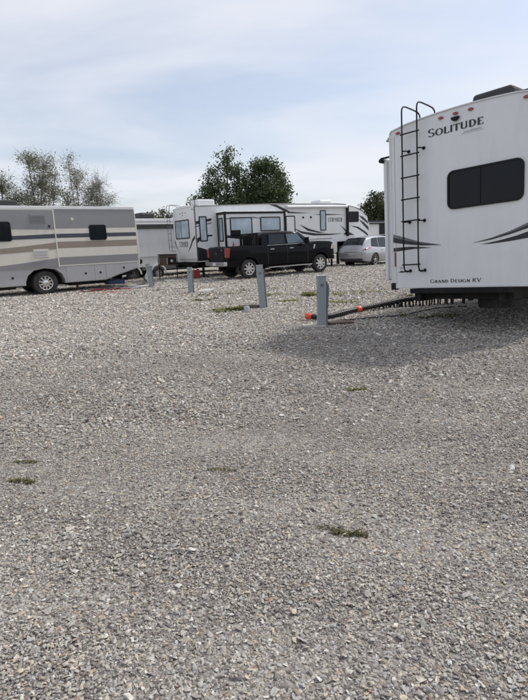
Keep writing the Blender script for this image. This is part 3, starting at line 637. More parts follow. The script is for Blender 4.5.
# ------------------------------------------------------------------ motorhome at left
POSE_MH = (-5.574, 23.953, .10, .648, .02, 0)
mh = empty('motorhome', POSE_MH); tag(mh, 'grey and cream striped motorhome with navy and tan bands at the left edge', 'motorhome')
prof = [(-10.6, .42), (-4.85, .42), (-4.85, .55), (-4.75, .8), (-4.5, 1.0), (-4.08, 1.07), (-3.66, 1.0), (-3.41, .8), (-3.31, .55), (-3.31, .42), (-1.55, .42), (-.9, .62), (.02, .86), (.06, 1.3), (.04, 2.4), (-.02, 3.3), (-.10, 3.46), (-10.6, 3.50)]
b = MB(); b.prism(prof, 'y', 0, 2.5); b.build('body', M['lgrey'], mh, bevel=.03)
b = MB(); b.box(-10.6, .0, -.03, 2.53, 3.40, 3.53); b.build('roof_edge', M['white2'], mh, bevel=.02)
b = MB(); b.prism([(.03, .86), (.085, 1.0), (.11, 1.6), (.09, 2.4), (.04, 3.2), (-.02, 3.42), (-.03, 3.42), (-.02, .86)], 'y', .015, 2.485); b.build('rear_cap', M['cream'], mh, bevel=.01)
# stripe panels: (name, material, bottom, top) on the rear section and, 30 mm proud, on the slide section
SE = -3.50
rear_b = [('grey_panel', 'mgrey', 2.63, 3.395), ('cream_stripe', 'cream', 2.43, 2.63), ('navy_stripe', 'navy', 2.26, 2.43), ('cream_stripe', 'cream', 2.11, 2.26), ('tan_stripe', 'tan', 1.84, 2.11), ('cream_stripe', 'cream', 1.48, 1.84), ('grey_stripe', 'mgrey', 1.16, 1.48)]
for nm, m, a, c in rear_b:
    b = MB(); b.prism([(SE+.02, a), (.0, a), (.0, c), (SE+.02, c)], 'y', -.008, .02); b.build(nm, M[m], mh)
b = MB(); b.box(-10.6, SE-.012, -.055, .02, 1.09, 3.385); sl_o = b.build('slide_out', M['cream'], mh, bevel=.01)
lf_b = [('grey_panel', 'mgrey', (2.66, 2.60), 3.375), ('navy_stripe', 'navy', (2.22, 2.26), (2.35, 2.43)), ('tan_stripe', 'tan', (1.66, 1.82), (1.84, 2.09)), ('grey_stripe', 'mgrey', (1.10, 1.10), (1.18, 1.46))]
for nm, m, a, c in lf_b:
    c = c if isinstance(c, tuple) else (c, c); pts = []
    for k in range(9):
        t = k/8; pts.append((-7.2+(SE-.02+7.2)*t, a[0]+(a[1]-a[0])*t**1.5))
    for k in range(8, -1, -1):
        t = k/8; pts.append((-7.2+(SE-.02+7.2)*t, c[0]+(c[1]-c[0])*t**1.5))
    pts = [(-10.6, a[0]-.05)]+pts+[(-10.6, c[0]-.05 if m != 'mgrey' or c[0] < 3 else c[0])]
    b = MB(); b.prism(pts, 'y', -.061, -.05); b.build(nm, M[m], sl_o)
b = MB(); b.box(SE-.03, SE+.02, -.07, -.009, 1.10, 3.38); b.build('slide_trim', M['cream'], mh, bevel=.008)
b = MB(); b.box(-10.6, -.02, -.02, -.002, 1.115, 1.155); b.build('belt_moulding', M['cream'], mh, bevel=.004)
window(mh, 'y', -2.10, -1.36, 2.13, 2.77, -.008, -1, 'glass', rad=.09, fw=.035)
window(mh, 'y', -6.6, -5.17, 2.18, 2.93, -.061, -1, 'glass', rad=.10, fw=.035)
# louvred vents
def louvre(x0, x1, z_0, z_1, y, m, n=3):
    b = MB(); b.box(x0, x1, y-.012, y, z_0, z_1); o = b.build('vent', M[m], mh, bevel=.004)
    for k in range(n):
        zc = z_0+(z_1-z_0)*(k+.55)/n
        s_ = MB(); s_.prism([(y-.04, zc-.035), (y-.012, zc-.02), (y-.012, zc+.03), (y-.018, zc+.03)], 'x', x0+.03, x1-.03); s_.build('louvre', M['belly' if m == 'mgrey' else 'lgrey'], o)
louvre(-4.45, -3.80, 2.86, 3.21, -.061, 'mgrey'); louvre(-4.45, -3.85, 1.50, 1.84, -.061, 'cream')
b = MB(); b.lathe([(.001, -.03), (.05, -.028), (.07, -.002), (.001, -.002)], (-2.76, -.008, 3.0), 'y', 20); b.build('porch_light', M['amber'], mh, smooth=True)
b = MB(); b.box(-3.75, -3.69, -.085, -.061, 2.68, 2.78); b.build('latch', M['black'], mh)
# compartment doors with latches
for x0, x1, za in ((-3.22, -2.05, .45), (-2.03, -1.55, .45), (-6.4, -4.95, .45), (-8.3, -6.45, .45)):
    b = MB(); b.box(x0, x1, -.012, .002, za, 1.09); o = b.build('compartment_door', M['lgrey'], mh, bevel=.005)
    l_ = MB(); l_.box(x1-.42 if x1-x0 > .6 else (x0+x1)/2-.04, x1-.34 if x1-x0 > .6 else (x0+x1)/2+.04, -.02, -.011, .72, .80); l_.build('latch', M['black'], o)
b = MB(); b.prism([(-1.53, .45), (-.9, .66), (-.03, .89), (-.03, 1.09), (-1.53, 1.09)], 'y', -.012, .002); o = b.build('compartment_door', M['lgrey'], mh, bevel=.005)
l_ = MB(); l_.box(-.75, -.67, -.02, -.011, .86, .94); l_.build('latch', M['black'], o)
for y in (.05, 2.3):
    b = MB(); b.box(.0, .12, y, y+.15, 1.15, 1.5); b.build('tail_lamp', M['red'], mh)
# wheels, arches, chassis
for y, s in ((.03, -1), (2.47, 1)):
    wheel(mh, -4.08, y, .48, .27, s, .29, 10, 'chrome', sp_w=.055, hub=.11)
    wheel(mh, -4.08, y+.32*(-s), .48, .27, s, .29, 10, 'chrome')
b = MB(); b.box(-10.4, -1.2, .5, .6, .35, .8); b.box(-10.4, -1.2, 1.9, 2.0, .35, .8); b.box(-5.0, -3.2, .62, 1.88, .45, 1.1)
b.box(-8.5, -5.2, .25, 2.2, .30, .5); b.box(-3.0, -1.4, .25, 2.2, .28, .5); b.build('chassis', M['under'], mh)
b = MB(); b.tube([(-4.08, .3, .48), (-4.08, 2.2, .48)], .08, 8); b.build('axle', M['under'], mh)
for x in (-2.75, ):
    b = MB(); b.box(x-.04, x+.04, .25, .33, .04, .45); b.box(x-.13, x+.13, .16, .42, -.01, .04); b.build('levelling_jack', M['rust'], mh)
b = MB(); b.box(-.6, -.2, .3, 2.2, .55, .75); b.tube([(-.2, 1.25, .6), (.25, 1.25, .55)], .04, 8); b.build('tow_hitch', M['under'], mh)
b = MB(); b.box(-5.65, -4.6, .8, 1.6, 3.53, 3.82); b.build('roof_air_conditioner', M['plast'], mh, bevel=.06, seg=3)
for x in (-1.75, -4.2):
    b = MB(); b.box(x, x+.6, .9, 1.5, 3.53, 3.66 if x > -2 else 3.6); b.build('roof_vent', M['plast'], mh, bevel=.03)
# ------------------------------------------------------------------ toy hauler behind the pickup
POSE_ST = (-3.15, 26.3, .28, radians(33.5), .025, 0)
st = empty('toy_hauler', POSE_ST); tag(st, 'white toy hauler with black swooshes and rear ramp door behind the black pickup', 'trailer', 'trailers parked on the lot')
WD = 2.55
prof = [(0, .80), (9.2, .84), (9.2, 1.45), (11.55, 1.5), (11.78, 1.75), (11.80, 2.3), (11.68, 2.85), (11.3, 3.22), (10.7, 3.45), (9.9, 3.58), (9.2, 3.62), (4.5, 3.60), (0, 3.50)]
b = MB(); b.prism(prof, 'y', 0, WD); b.build('body', M['white'], st, bevel=.02)
# rear: ramp door with crowned top
n = 9; topc = [(WD*k/(n-1), 3.50+.10*sin(pi*k/(n-1))) for k in range(n)]
b = MB(); b.prism([(0, 3.49)]+[(y, z) for y, z in topc]+[(WD, 3.49)], 'x', -.02, .3); b.build('roof_crown', M['white'], st)
b = MB(); b.prism([(.02, .95), (.02, 3.38), (.35, 3.44), (WD-.4, 3.36), (WD-.12, 3.22), (WD-.03, 3.0), (WD-.05, 1.7), (WD-.4, .95)], 'x', -.045, -.004)
ramp_ = b.build('ramp_door', M['white'], st, bevel=.012)
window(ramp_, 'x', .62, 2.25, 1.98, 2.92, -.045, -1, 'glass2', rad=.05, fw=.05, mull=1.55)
for y, z in ((.95, 3.24), (1.28, 3.27), (1.28, 3.14), (1.6, 3.24), (.14, 3.36)):
    b = MB(); b.box(-.065, -.047, y-.04, y+.04, z-.02, z+.02); b.build('marker_light', M['red' if z < 3.35 else 'black'], ramp_)
qs, tot = lettering('STRYKER', W=.20, serif=False, slant=.15, gap=.14)
put_text(ramp_, 'lettering', qs, tot, lambda u, v, i: (-.048-.00005*i, 1.92-1.05*u, 1.57+.26*v), M['decal'])
decal(ramp_, 'swoosh', [(2.48, 1.85), (2.30, 1.55), (2.0, 1.32), (1.82, 1.22), (2.1, 1.42), (2.3, 1.68), (2.44, 1.95)][::1], 'x', -.045, -1, M['decal'])
decal(ramp_, 'swoosh', [(.03, 1.95), (.03, 2.12), (.35, 1.95), (.65, 1.62), (.95, 1.30), (.6, 1.52), (.3, 1.82)], 'x', -.045, -1, M['decal'])
# side graphics
Y0 = 0
def sw(poly, m='decal', f=0): return decal(st, 'swoosh', poly, 'y', f, -1, M[m])
sw([(.02, 2.62), (.9, 2.80), (.9, 2.92), (.02, 2.78)]); sw([(.02, 2.50), (.9, 2.66), (.9, 2.72), (.02, 2.56)], 'gdecal')
sw([(.02, 1.95), (.35, 2.1), (.9, 2.12), (.9, 2.04), (.4, 2.0), (.02, 1.72)])
sw([(.02, .85), (.02, 1.55), (.45, 1.42), (.9, 1.2), (.9, .85)])
sw([(4.4, 3.57), (4.9, 3.57), (5.6, 3.30), (5.9, 3.12), (5.4, 3.22), (4.9, 3.44)]); sw([(5.7, 3.20), (6.3, 3.16), (7.2, 3.12), (6.3, 3.10), (5.6, 3.12)])
sw([(5.9, 2.35), (6.6, 2.12), (7.6, 1.98), (8.6, 1.93), (9.8, 1.92), (8.6, 1.85), (7.4, 1.86), (6.6, 2.0)])
sw([(6.4, 2.52), (7.1, 2.25), (7.9, 2.06), (8.3, 2.0), (7.8, 2.0), (7.0, 2.14)])
sw([(7.4, 3.02), (8.2, 3.06), (9.9, 3.0), (8.4, 2.98)])
sw([(9.4, 2.45), (10.0, 2.05), (10.6, 1.80), (10.2, 1.80), (9.7, 1.86), (9.9, 2.0)])
sw([(10.25, 2.35), (10.9, 2.28), (11.5, 1.98), (11.72, 1.82), (11.72, 1.70), (11.3, 1.95), (10.8, 2.2)])
sw([(10.95, 2.95), (11.3, 2.86), (11.7, 2.58), (11.74, 2.42), (11.2, 2.75)]); sw([(10.95, 2.72), (11.35, 2.55), (11.76, 2.25), (11.78, 2.02), (11.3, 2.4)])
sw([(8.9, 3.60), (9.8, 3.55), (10.6, 3.42), (11.2, 3.2), (11.55, 2.93), (11.5, 3.04), (11.2, 3.26), (10.7, 3.43), (9.9, 3.565)])
sw([(6.3, 1.62), (7.6, 1.68), (8.8, 1.68), (8.8, 1.64), (7.5, 1.63)], 'gdecal')
qs, tot = lettering('STRYKER', W=.20, serif=False, slant=.15, gap=.14)
put_text(st, 'lettering', qs, tot, lambda u, v, i: (8.50+1.15*u, -.004-.00005*i, 2.60+.23*v), M['decal'])
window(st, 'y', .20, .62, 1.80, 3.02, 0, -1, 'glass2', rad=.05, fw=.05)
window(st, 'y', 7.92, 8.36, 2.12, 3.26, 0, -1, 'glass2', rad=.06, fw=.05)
window(st, 'y', 10.15, 10.93, 2.56, 3.17, 0, -1, 'glass', rad=.07, fw=.05)
for x in (6.7, 7.25):
    b = MB(); b.box(x-.05, x+.05, -.03, 0, 2.83, 2.93); b.build('vent', M['black'], st)
o = ring_frame(rr(5.48, 6.12, 1.05, 2.98, .08), rr(5.53, 6.07, 1.10, 2.93, .05), 'y', -.03, -.002).build('door_frame', M['black'], st)
b = MB(); b.prism(rr(5.535, 6.065, 1.105, 2.925, .05), 'y', -.02, -.002); b.build('entry_door', M['white'], o)
# big slide
SD = -.75
b = MB(); b.box(1.22, 4.92, SD, .1, 1.1, 3.13); so_ = b.build('slide_out', M['white'], st, bevel=.01)
for (a0, a1, c0, c1) in ((1.18, 1.30, 1.05, 3.18), (4.82, 4.94, 1.05, 3.18)):
    b = MB(); b.box(a0, a1, SD-.03, SD-.003, c0, c1); b.build('slide_trim', M['black'], so_)
b = MB(); b.box(1.30, 4.82, SD-.03, SD-.003, 3.07, 3.17); b.build('slide_trim', M['black'], so_)
b = MB(); b.box(1.19, 1.215, SD-.0, 0, 3.05, 3.17); b.box(1.19, 1.215, -.12, -.02, 1.05, 3.05); b.build('slide_trim', M['black'], so_)
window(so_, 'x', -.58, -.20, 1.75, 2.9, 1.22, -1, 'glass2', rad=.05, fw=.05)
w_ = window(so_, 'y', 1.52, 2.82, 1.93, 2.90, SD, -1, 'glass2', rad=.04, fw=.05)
b = MB(); b.box(1.57, 2.1, SD-.024, SD-.0145, 1.98, 2.28); b.build('pane', M['glass'], w_)
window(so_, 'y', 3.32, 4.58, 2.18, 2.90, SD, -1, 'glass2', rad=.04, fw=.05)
decal(so_, 'swoosh', [(1.32, 2.05), (2.2, 1.92), (3.2, 1.86), (4.0, 1.80), (3.0, 1.78), (2.0, 1.84), (1.32, 1.92)], 'y', SD, -1, M['decal'])
decal(so_, 'swoosh', [(1.32, 2.80), (1.5, 2.83), (1.5, 2.88), (1.32, 2.86)], 'y', SD, -1, M['gdecal'])
decal(so_, 'swoosh', [(2.84, 2.86), (3.3, 2.82), (3.3, 2.86), (2.84, 2.92)], 'y', SD, -1, M['gdecal'])
# awning
b = MB(); b.tube([(5.55, -.12, 3.44), (9.93, -.12, 3.46)], .07, 12); aw = b.build('awning_roll', M['white2'], st, smooth=True)
b = MB(); b.box(5.5, 9.98, -.06, -.004, 3.42, 3.54); b.build('awning_casing', M['white2'], st, bevel=.01)
b = MB(); b.box(9.9, 10.02, -.16, -.02, 1.75, 3.50); b.build('awning_arm', M['black'], st, bevel=.01)
# roof edge, units
b = MB(); b.tube([(0, -.01, 3.50), (4.5, -.01, 3.605), (9.2, -.01, 3.625), (9.9, -.01, 3.585)], .022, 6); b.build('roof_edge_trim', M['gdecal'], st)
b = MB(); b.box(.35, 1.35, .35, 1.15, 3.55, 3.86); b.build('roof_air_conditioner', M['white2'], st, bevel=.07, seg=3)
b = MB(); b.box(8.7, 9.6, .9, 1.8, 3.64, 3.92); b.build('roof_air_conditioner', M['white2'], st, bevel=.09, seg=3)
b = MB(); b.box(5.3, 5.7, 1.0, 1.4, 3.60, 3.70); b.build('roof_vent', M['white2'], st, bevel=.02)
b = MB(); b.tube([(.05, .02, 3.5), (.05, .02, 3.80)], .015, 6); b.build('antenna', M['black'], st)
# corner edge, chassis, wheels
b = MB(); b.box(-.02, .03, -.012, .03, .82, 3.49); b.build('corner_trim', M['belly'], st)
b = MB()
for y in (.55, 1.95): b.box(-.3, 9.3, y-.05, y+.05, .52, .79)
b.box(9.0, 11.0, 1.15, 1.35, 1.15, 1.45); b.box(-.15, .0, .05, 2.5, .62, .79); b.box(1.0, 8.8, .15, 2.4, .58, .785)
b.build('chassis', M['under'], st)
for y in (.5, 1.9):
    b = MB(); b.box(10.9, 11.05, y, y+.12, 0, 1.48); b.build('landing_leg', M['under'], st)
for x in (5.3, 6.2, 7.1):
    wheel(st, x, .06, .38, .24, -1, .21, 8, 'alloy'); wheel(st, x, WD-.06, .38, .24, 1, .21, 8, 'alloy')
for x in (.35, 8.9):
    b = MB(); b.box(x, x+.09, .2, .29, 0, .6); b.build('stabiliser_jack', M['under'], st)
lad = empty('ladder'); lad.parent = st
for y in (2.68, 3.04):
    b = MB(); b.tube([(.02, y-.12, 1.35), (-.12, y, 1.38), (-.14, y, 1.5), (-.14, y, 3.62), (-.1, y, 3.74), (.0, y, 3.78), (.35, y, 3.76), (.48, y-.05, 3.68), (.5, y-.3, 3.5)], .018, 6); b.build('rail', M['steel'], lad, smooth=True)
for z in (1.6, 1.95, 2.3, 2.65, 3.0, 3.35):
    b = MB(); b.tube([(-.14, 2.66, z), (-.14, 3.06, z)], .016, 6); b.build('rung', M['steel'], lad)
b = MB()
for z in (1.6, 3.1): b.box(-.14, .02, WD-.03, 2.70, z-.015, z+.015)
b.build('stand_off', M['steel'], lad)
# ------------------------------------------------------------------ white travel trailer left of it
POSE_T2 = (-8.2, 27.6, .06, .66, .02, 0)
t2 = empty('travel_trailer', POSE_T2); tag(t2, 'plain white trailer showing between the motorhome tail and the toy hauler', 'trailer', 'trailers parked on the lot')
prof = [(-1.5, .72), (8.2, .72), (8.5, 1.0), (8.6, 2.4), (8.3, 3.0), (7.8, 3.18), (-1.5, 3.18)]
b = MB(); b.prism(prof, 'y', 0, 2.45); b.build('body', M['white2'], t2, bevel=.03)
b = MB(); b.box(-1.55, 7.9, -.04, 2.49, 3.15, 3.32); b.build('roof_edge', M['white'], t2, bevel=.03)
b = MB(); b.tube([(-1.0, -.14, 3.02), (5.4, -.14, 3.02)], .06, 10); b.build('awning_roll', M['ldecal'], t2, smooth=True)
b = MB(); b.box(-1.0, 5.5, -.20, -.005, 2.86, 2.97); b.box(-1.0, 5.5, -.05, -.005, 2.78, 2.82); b.build('awning_rail', M['plast'], t2)
for x in (1.25, 5.3):
    b = MB(); b.box(x, x+.10, -.16, -.06, 2.2, 3.0); b.build('awning_arm', M['black'], t2)
b = MB(); b.box(1.7, 5.2, -.03, -.004, 1.28, 2.72); b.build('wall_panel', M['white'], t2, bevel=.01)
for x in (1.55, 3.05):
    p = [(x+.50*cos(a), .36+.50*sin(a)) for a in [pi*k/12 for k in range(13)]]; q = [(x+.42*cos(a), .36+.42*sin(a)) for a in [pi*k/12 for k in range(12, -1, -1)]]
    b = MB(); b.prism(p+q, 'y', -.06, .02); b.build('fender', M['white2'], t2)
    wheel(t2, x, -.02, .36, .22, -1, .2, 8, 'ldecal' if x > 2 else 'belly'); wheel(t2, x, 2.47, .36, .22, 1, .2, 8, 'alloy')
b = MB(); b.box(-1.3, 8.0, .5, .6, .45, .72); b.box(-1.3, 8.0, 1.85, 1.95, .45, .72); b.box(-1.0, 7.5, .1, 2.3, .5, .70); b.build('chassis', M['under'], t2)
b = MB(); b.box(2.1, 5.0, -.02, .02, .55, .74); b.build('skirt', M['belly'], t2)
b = MB(); b.box(2.35, 3.25, .2, 1.1, 3.32, 3.66); b.build('roof_air_conditioner', M['plast'], t2, bevel=.12, seg=3)
b = MB(); b.lathe([(.001, -.06), (.12, -.05), (.14, -.004), (.001, -.004)], (2.0, 0, 1.05), 'y', 18); b.build('filler_cap', M['black'], t2, smooth=True)
# ------------------------------------------------------------------ trailer far right beyond the SUV
t3 = empty('travel_trailer', (7.6, 37.5, .72, .62, .02, 0)); tag(t3, 'distant white trailer with dark awning edge beyond the silver SUV', 'trailer', 'trailers parked on the lot')
b = MB(); b.box(0, 8, 0, 2.4, .6, 2.62); b.build('body', M['white2'], t3, bevel=.05)
b = MB(); b.box(-.05, 8.05, -.05, 2.45, 2.62, 2.70); b.build('roof_edge', M['plast'], t3)
b = MB(); b.box(1.1, 1.9, -.05, -.003, .7, 2.5); b.build('door', M['black'], t3)
b = MB(); b.tube([(0, -.12, 2.5), (7, -.12, 2.5)], .05, 8); b.build('awning_roll', M['black'], t3)
for x in (3.6, 4.5): wheel(t3, x, .02, .35, .2, -1, .2, 6)
b = MB(); b.box(.2, 7.8, .3, 2.1, .4, .59); b.build('chassis', M['under'], t3)
# ------------------------------------------------------------------ black crew cab pickup
POSE_TR = (-1.640, 23.40, .30, .539, .03, 0)
def frame_shift(pose, d):    # helper: move a pose sideways in its own frame
    X, Y, Z, h, p, r = pose; return (X-d*sin(h), Y+d*cos(h), Z, h, p, r)
tr = empty('pickup_truck', frame_shift(POSE_TR, 1.0)); tag(tr, 'black four door pickup truck parked in front of the white toy hauler', 'pickup truck')
xs_ = [.16, .22, .5, 1.3, 2.3, 3.4, 4.6, 5.0, 5.5, 5.95, 6.15, 6.24]
def ring(hw, zb, zt, bulge=0, cr=.03):
    return [(0, zb), (hw*.9, zb), (hw*.985, zb+.07), (hw, zb+.3), (hw-.0, zt-.36), (hw-.015, zt-.12), (hw-.05, zt-.02), (hw-.12, zt), (0, zt+cr)]
rg = [ring(.93, .62, 1.42), ring(.985, .56, 1.46), ring(1.0, .54, 1.47), ring(1.01, .54, 1.465), ring(1.0, .52, 1.45), ring(1.0, .52, 1.43), ring(1.0, .52, 1.42), ring(1.0, .54, 1.49), ring(1.01, .56, 1.50), ring(1.0, .62, 1.47), ring(.96, .66, 1.42), ring(.91, .70, 1.34)]
lo = Loft(xs_, rg); body = lo.mesh(56, 3)
cut = []
for x in (1.27, 5.33):
    for s in (1, -1):
        c = MB(); c.lathe([(.50, -.32), (.50, .32)], (x, s*.90, .46), 'y', 32, cap=True); cut.append(c)
c = MB(); c.box(.30, 1.98, -.86, .86, .95, 1.8); cut.append(c)
boolean(body, cut, 'body', M['bpaint'], tr)
# cab
def cring(hw0, z0_, hw1, z1, cr): return [(0, z0_), (hw0, z0_), (hw0-.01, z0_+.04), ((hw0*.6+hw1*.4), z0_+(z1-z0_)*.45), (hw1+.03, z1-.14), (hw1-.02, z1-.04), (hw1-.16, z1), (0, z1+cr)]
cx_ = [2.02, 2.08, 2.22, 2.5, 3.4, 3.95, 4.2, 4.5, 4.86]
zr = [1.50, 1.85, 2.0, 2.04, 2.06, 2.03, 1.96, 1.74, 1.46]
cr_ = [cring(.93, 1.38, .93-(z-1.42)*.30, max(z, 1.44), .02) for z in zr]
cab = Loft(cx_, cr_); cb = cab.mesh(50, 3); cab_o = cb.build('cab', M['bpaint'], tr, smooth=True)
def cabpane(x0, x1, z0_, z1, xt0, xt1, y0s=1, nm='side_window', m='glass3'):
    """pane as polygon lying on the tumblehome plane"""
    def yy(z): return .955-(z-1.42)*.235
    P_ = [(x0, z0_), (x1, z0_), (xt1, z1), (xt0, z1)]
    for s in (1, -1):
        mb = MB(); mb.add([(x, s*(yy(z)), z) for x, z in P_]+[(x, s*(yy(z)-.06), z) for x, z in P_], [(0, 1, 2, 3), (7, 6, 5, 4), (0, 4, 5, 1), (1, 5, 6, 2), (2, 6, 7, 3), (3, 7, 4, 0)])
        mb.build(nm, M[m], tr)
# a ring of pillars stays visible between the panes
cabpane(2.40, 3.30, 1.47, 1.92, 2.46, 3.32); cabpane(3.46, 4.42, 1.47, 1.92, 3.44, 4.08, m='glass4')
for (xa, xb, za, zb_, nm) in ((4.86, 4.22, 1.50, 1.97, 'windscreen'),):
    mb = MB(); q = [(xa-.02, -.78, za), (xa-.02, .78, za), (xb, .66, zb_), (xb, -.66, zb_)]
    mb.add([(x+.035, y, z+.03) for x, y, z in q]+[(x-.05, y, z-.02) for x, y, z in q], [(0, 1, 2, 3), (7, 6, 5, 4), (0, 4, 5, 1), (1, 5, 6, 2), (2, 6, 7, 3), (3, 7, 4, 0)]); mb.build(nm, M['glass3'], tr)
mb = MB(); mb.box(1.99, 2.08, -.70, .70, 1.52, 1.86); mb.build('rear_window', M['glass3'], tr)
# doors: panels hugging the flank, with gaps between
for s in (1, -1):
    lo.patch([(2.29, 1.85), (4.59, 1.85), (4.59, 5.94), (2.29, 5.94)], s, .003, 8, 14).build('door_gap_lines', M['rubber'], tr)  # black sheet behind the doors paints the dark gap lines between them
    for x0, x1 in ((2.32, 3.37), (3.40, 4.56)):
        d = lo.patch([(x0, 1.9), (x1, 1.9), (x1, 5.9), (x0, 5.9)], s, .007, 4, 14); do = d.build('door', M['bpaint'], tr, smooth=True)
        b = MB(); b.box(x0+.10, x0+.32, *sorted((s*1.012, s*1.045)), 1.235, 1.27); b.build('handle', M['chrome'], do, bevel=.01)
    b = MB(); b.box(2.2, 4.75, *sorted((s*1.0, s*1.13)), .40, .455); b.build('running_board', M['plast'], tr, bevel=.015)
    b = MB(); b.box(2.25, 4.7, *sorted((s*1.133, s*1.15)), .41, .445); b.build('step_trim', M['chrome'], tr)
    # arch flares
    for x in (1.27, 5.33):
        p = [(x+.555*cos(a), .46+.535*sin(a)) for a in [pi*(-.04+1.08*k/18) for k in range(19)]]; q = [(x+.497*cos(a), .46+.497*sin(a)) for a in [pi*(-.04+1.08*k/18) for k in range(18, -1, -1)]]
        b = MB(); b.prism(p+q, 'y', *sorted((s*.99, s*1.03))); b.build('wheel_flare', M['bpaint'], tr, bevel=.012)
    b = MB(); b.box(4.28, 4.40, *sorted((s*.97, s*1.12)), 1.45, 1.50); b.prism([(4.30, 1.42), (4.42, 1.44), (4.44, 1.72), (4.30, 1.72)], 'y', *sorted((s*1.11, s*1.33))); mo = b.build('mirror', M['bpaint'], tr, bevel=.02)
    b = MB(); b.prism([(4.90, 1.15), (4.97, 1.17), (5.03, 1.36), (4.94, 1.35)], 'y', *sorted((s*1.002, s*1.018))); b.build('fender_vent', M['chrome'], tr)
    wheel(tr, 1.27, s*1.005, .43, .28, s, .28, 8, 'chrome', sp_w=.062); wheel(tr, 5.33, s*1.005, .43, .28, s, .28, 8, 'chrome', sp_w=.062)
    b = MB(); b.prism([(.13, .98), (.13, 1.40), (.33, 1.40), (.27, .98)], 'y', *sorted((s*.80, s*1.012))); b.build('tail_lamp', M['red'], tr, bevel=.015)
    b = MB(); b.prism([(5.98, 1.10), (6.27, 1.08), (6.27, 1.30), (6.06, 1.34)], 'y', *sorted((s*.68, s*1.0))); b.build('headlight', M['amber'], tr, bevel=.02)
b = MB(); b.box(.125, .17, -.78, .78, .90, 1.42); tg = b.build('tailgate', M['bpaint'], tr, bevel=.02)
b = MB(); b.box(.11, .126, -.13, .13, 1.12, 1.22); b.build('badge', M['plast'], tg, bevel=.02)
b = MB(); b.box(.11, .125, -.60, -.52, 1.30, 1.34); b.build('handle', M['chrome'], tg)
b = MB(); b.box(-.02, .16, -.98, .98, .62, .80); bu = b.build('rear_bumper', M['chrome'], tr, bevel=.03)
b = MB(); b.box(-.03, -.018, -.16, .16, .63, .77); b.build('number_plate', M['white2'], bu)
b = MB(); b.box(6.20, 6.36, -.98, .98, .58, .80); b.build('front_bumper', M['chrome'], tr, bevel=.03)
b = MB(); b.box(6.22, 6.31, -.68, .68, .84, 1.34); gr_ = b.build('grille', M['chrome'], tr, bevel=.02)
for z in (.95, 1.09, 1.23):
    b = MB(); b.box(6.305, 6.32, -.60, .60, z-.03, z+.03); b.build('bar', M['plast'], gr_)
b = MB(); b.box(.5, 5.9, -.45, -.35, .42, .56); b.box(.5, 5.9, .35, .45, .42, .56); b.box(2.2, 4.6, -.7, .7, .38, .53); b.tube([(1.27, -.8, .42), (1.27, .8, .42)], .06, 8); b.tube([(5.33, -.8, .42), (5.33, .8, .42)], .05, 8)
b.build('chassis', M['under'], tr)
for s in (1, -1):
    b = MB(); b.box(2.3, 4.55, *sorted((s*.962, s*.975)), 1.425, 1.442); b.build('window_trim', M['chrome'], tr)
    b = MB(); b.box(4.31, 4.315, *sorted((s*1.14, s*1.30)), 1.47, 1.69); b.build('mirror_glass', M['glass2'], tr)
    b = MB(); b.prism([(.95+.08*cos(k*pi/6), 1.18+.08*sin(k*pi/6)) for k in range(12)], 'y', *sorted((s*1.006, s*1.014))); b.build('fuel_flap', M['bpaint'], tr) if s < 0 else None
    b = MB(); b.prism([(1.27-.62, .30), (1.27-.50, .30), (1.27-.50, .70), (1.27-.56, .72)], 'y', *sorted((s*.80, s*.99))); b.build('mud_flap', M['rubber'], tr)
hr = empty('headache_rack'); hr.parent = tr
b = MB(); b.box(1.84, 1.90, -.84, .84, 1.97, 2.02); b.box(1.84, 1.90, -.84, -.78, 1.46, 1.97); b.box(1.84, 1.90, .78, .84, 1.46, 1.97); b.box(1.78, 1.97, -.84, .84, 1.44, 1.48); b.build('hoop', M['black'], hr)
for k in range(9):
    y = -.70+k*.175; b = MB(); b.box(1.85, 1.89, y-.035, y+.035, 1.48, 1.97); b.build('bar', M['black'], hr)
b = MB(); b.prism([(1.84, 1.46), (1.60, 1.46), (1.60, 1.58), (1.72, 1.90), (1.84, 1.96)], 'y', -.80, -.76); b.build('side_brace', M['black'], hr)
# red jug standing in the bed (seen over the rail)
fc = empty('bed_can'); fc.parent = None
fc.matrix_world = tr.matrix_world @ Matrix.Translation((.72, -.62, .95)); tag(fc, 'red jug with pointed spout peeking above the pickup bed rail', 'jug')
b = MB(); b.box(-.16, .16, -.1, .1, .0, .50); b.build('jug_body', M['redp'], fc, bevel=.03)
b = MB(); b.lathe([(.05, .5), (.045, .58), (.02, .68), (.012, .74)], (0, 0, 0), 'z', 12, cap=True); b.build('spout', M['redp'], fc, smooth=True)
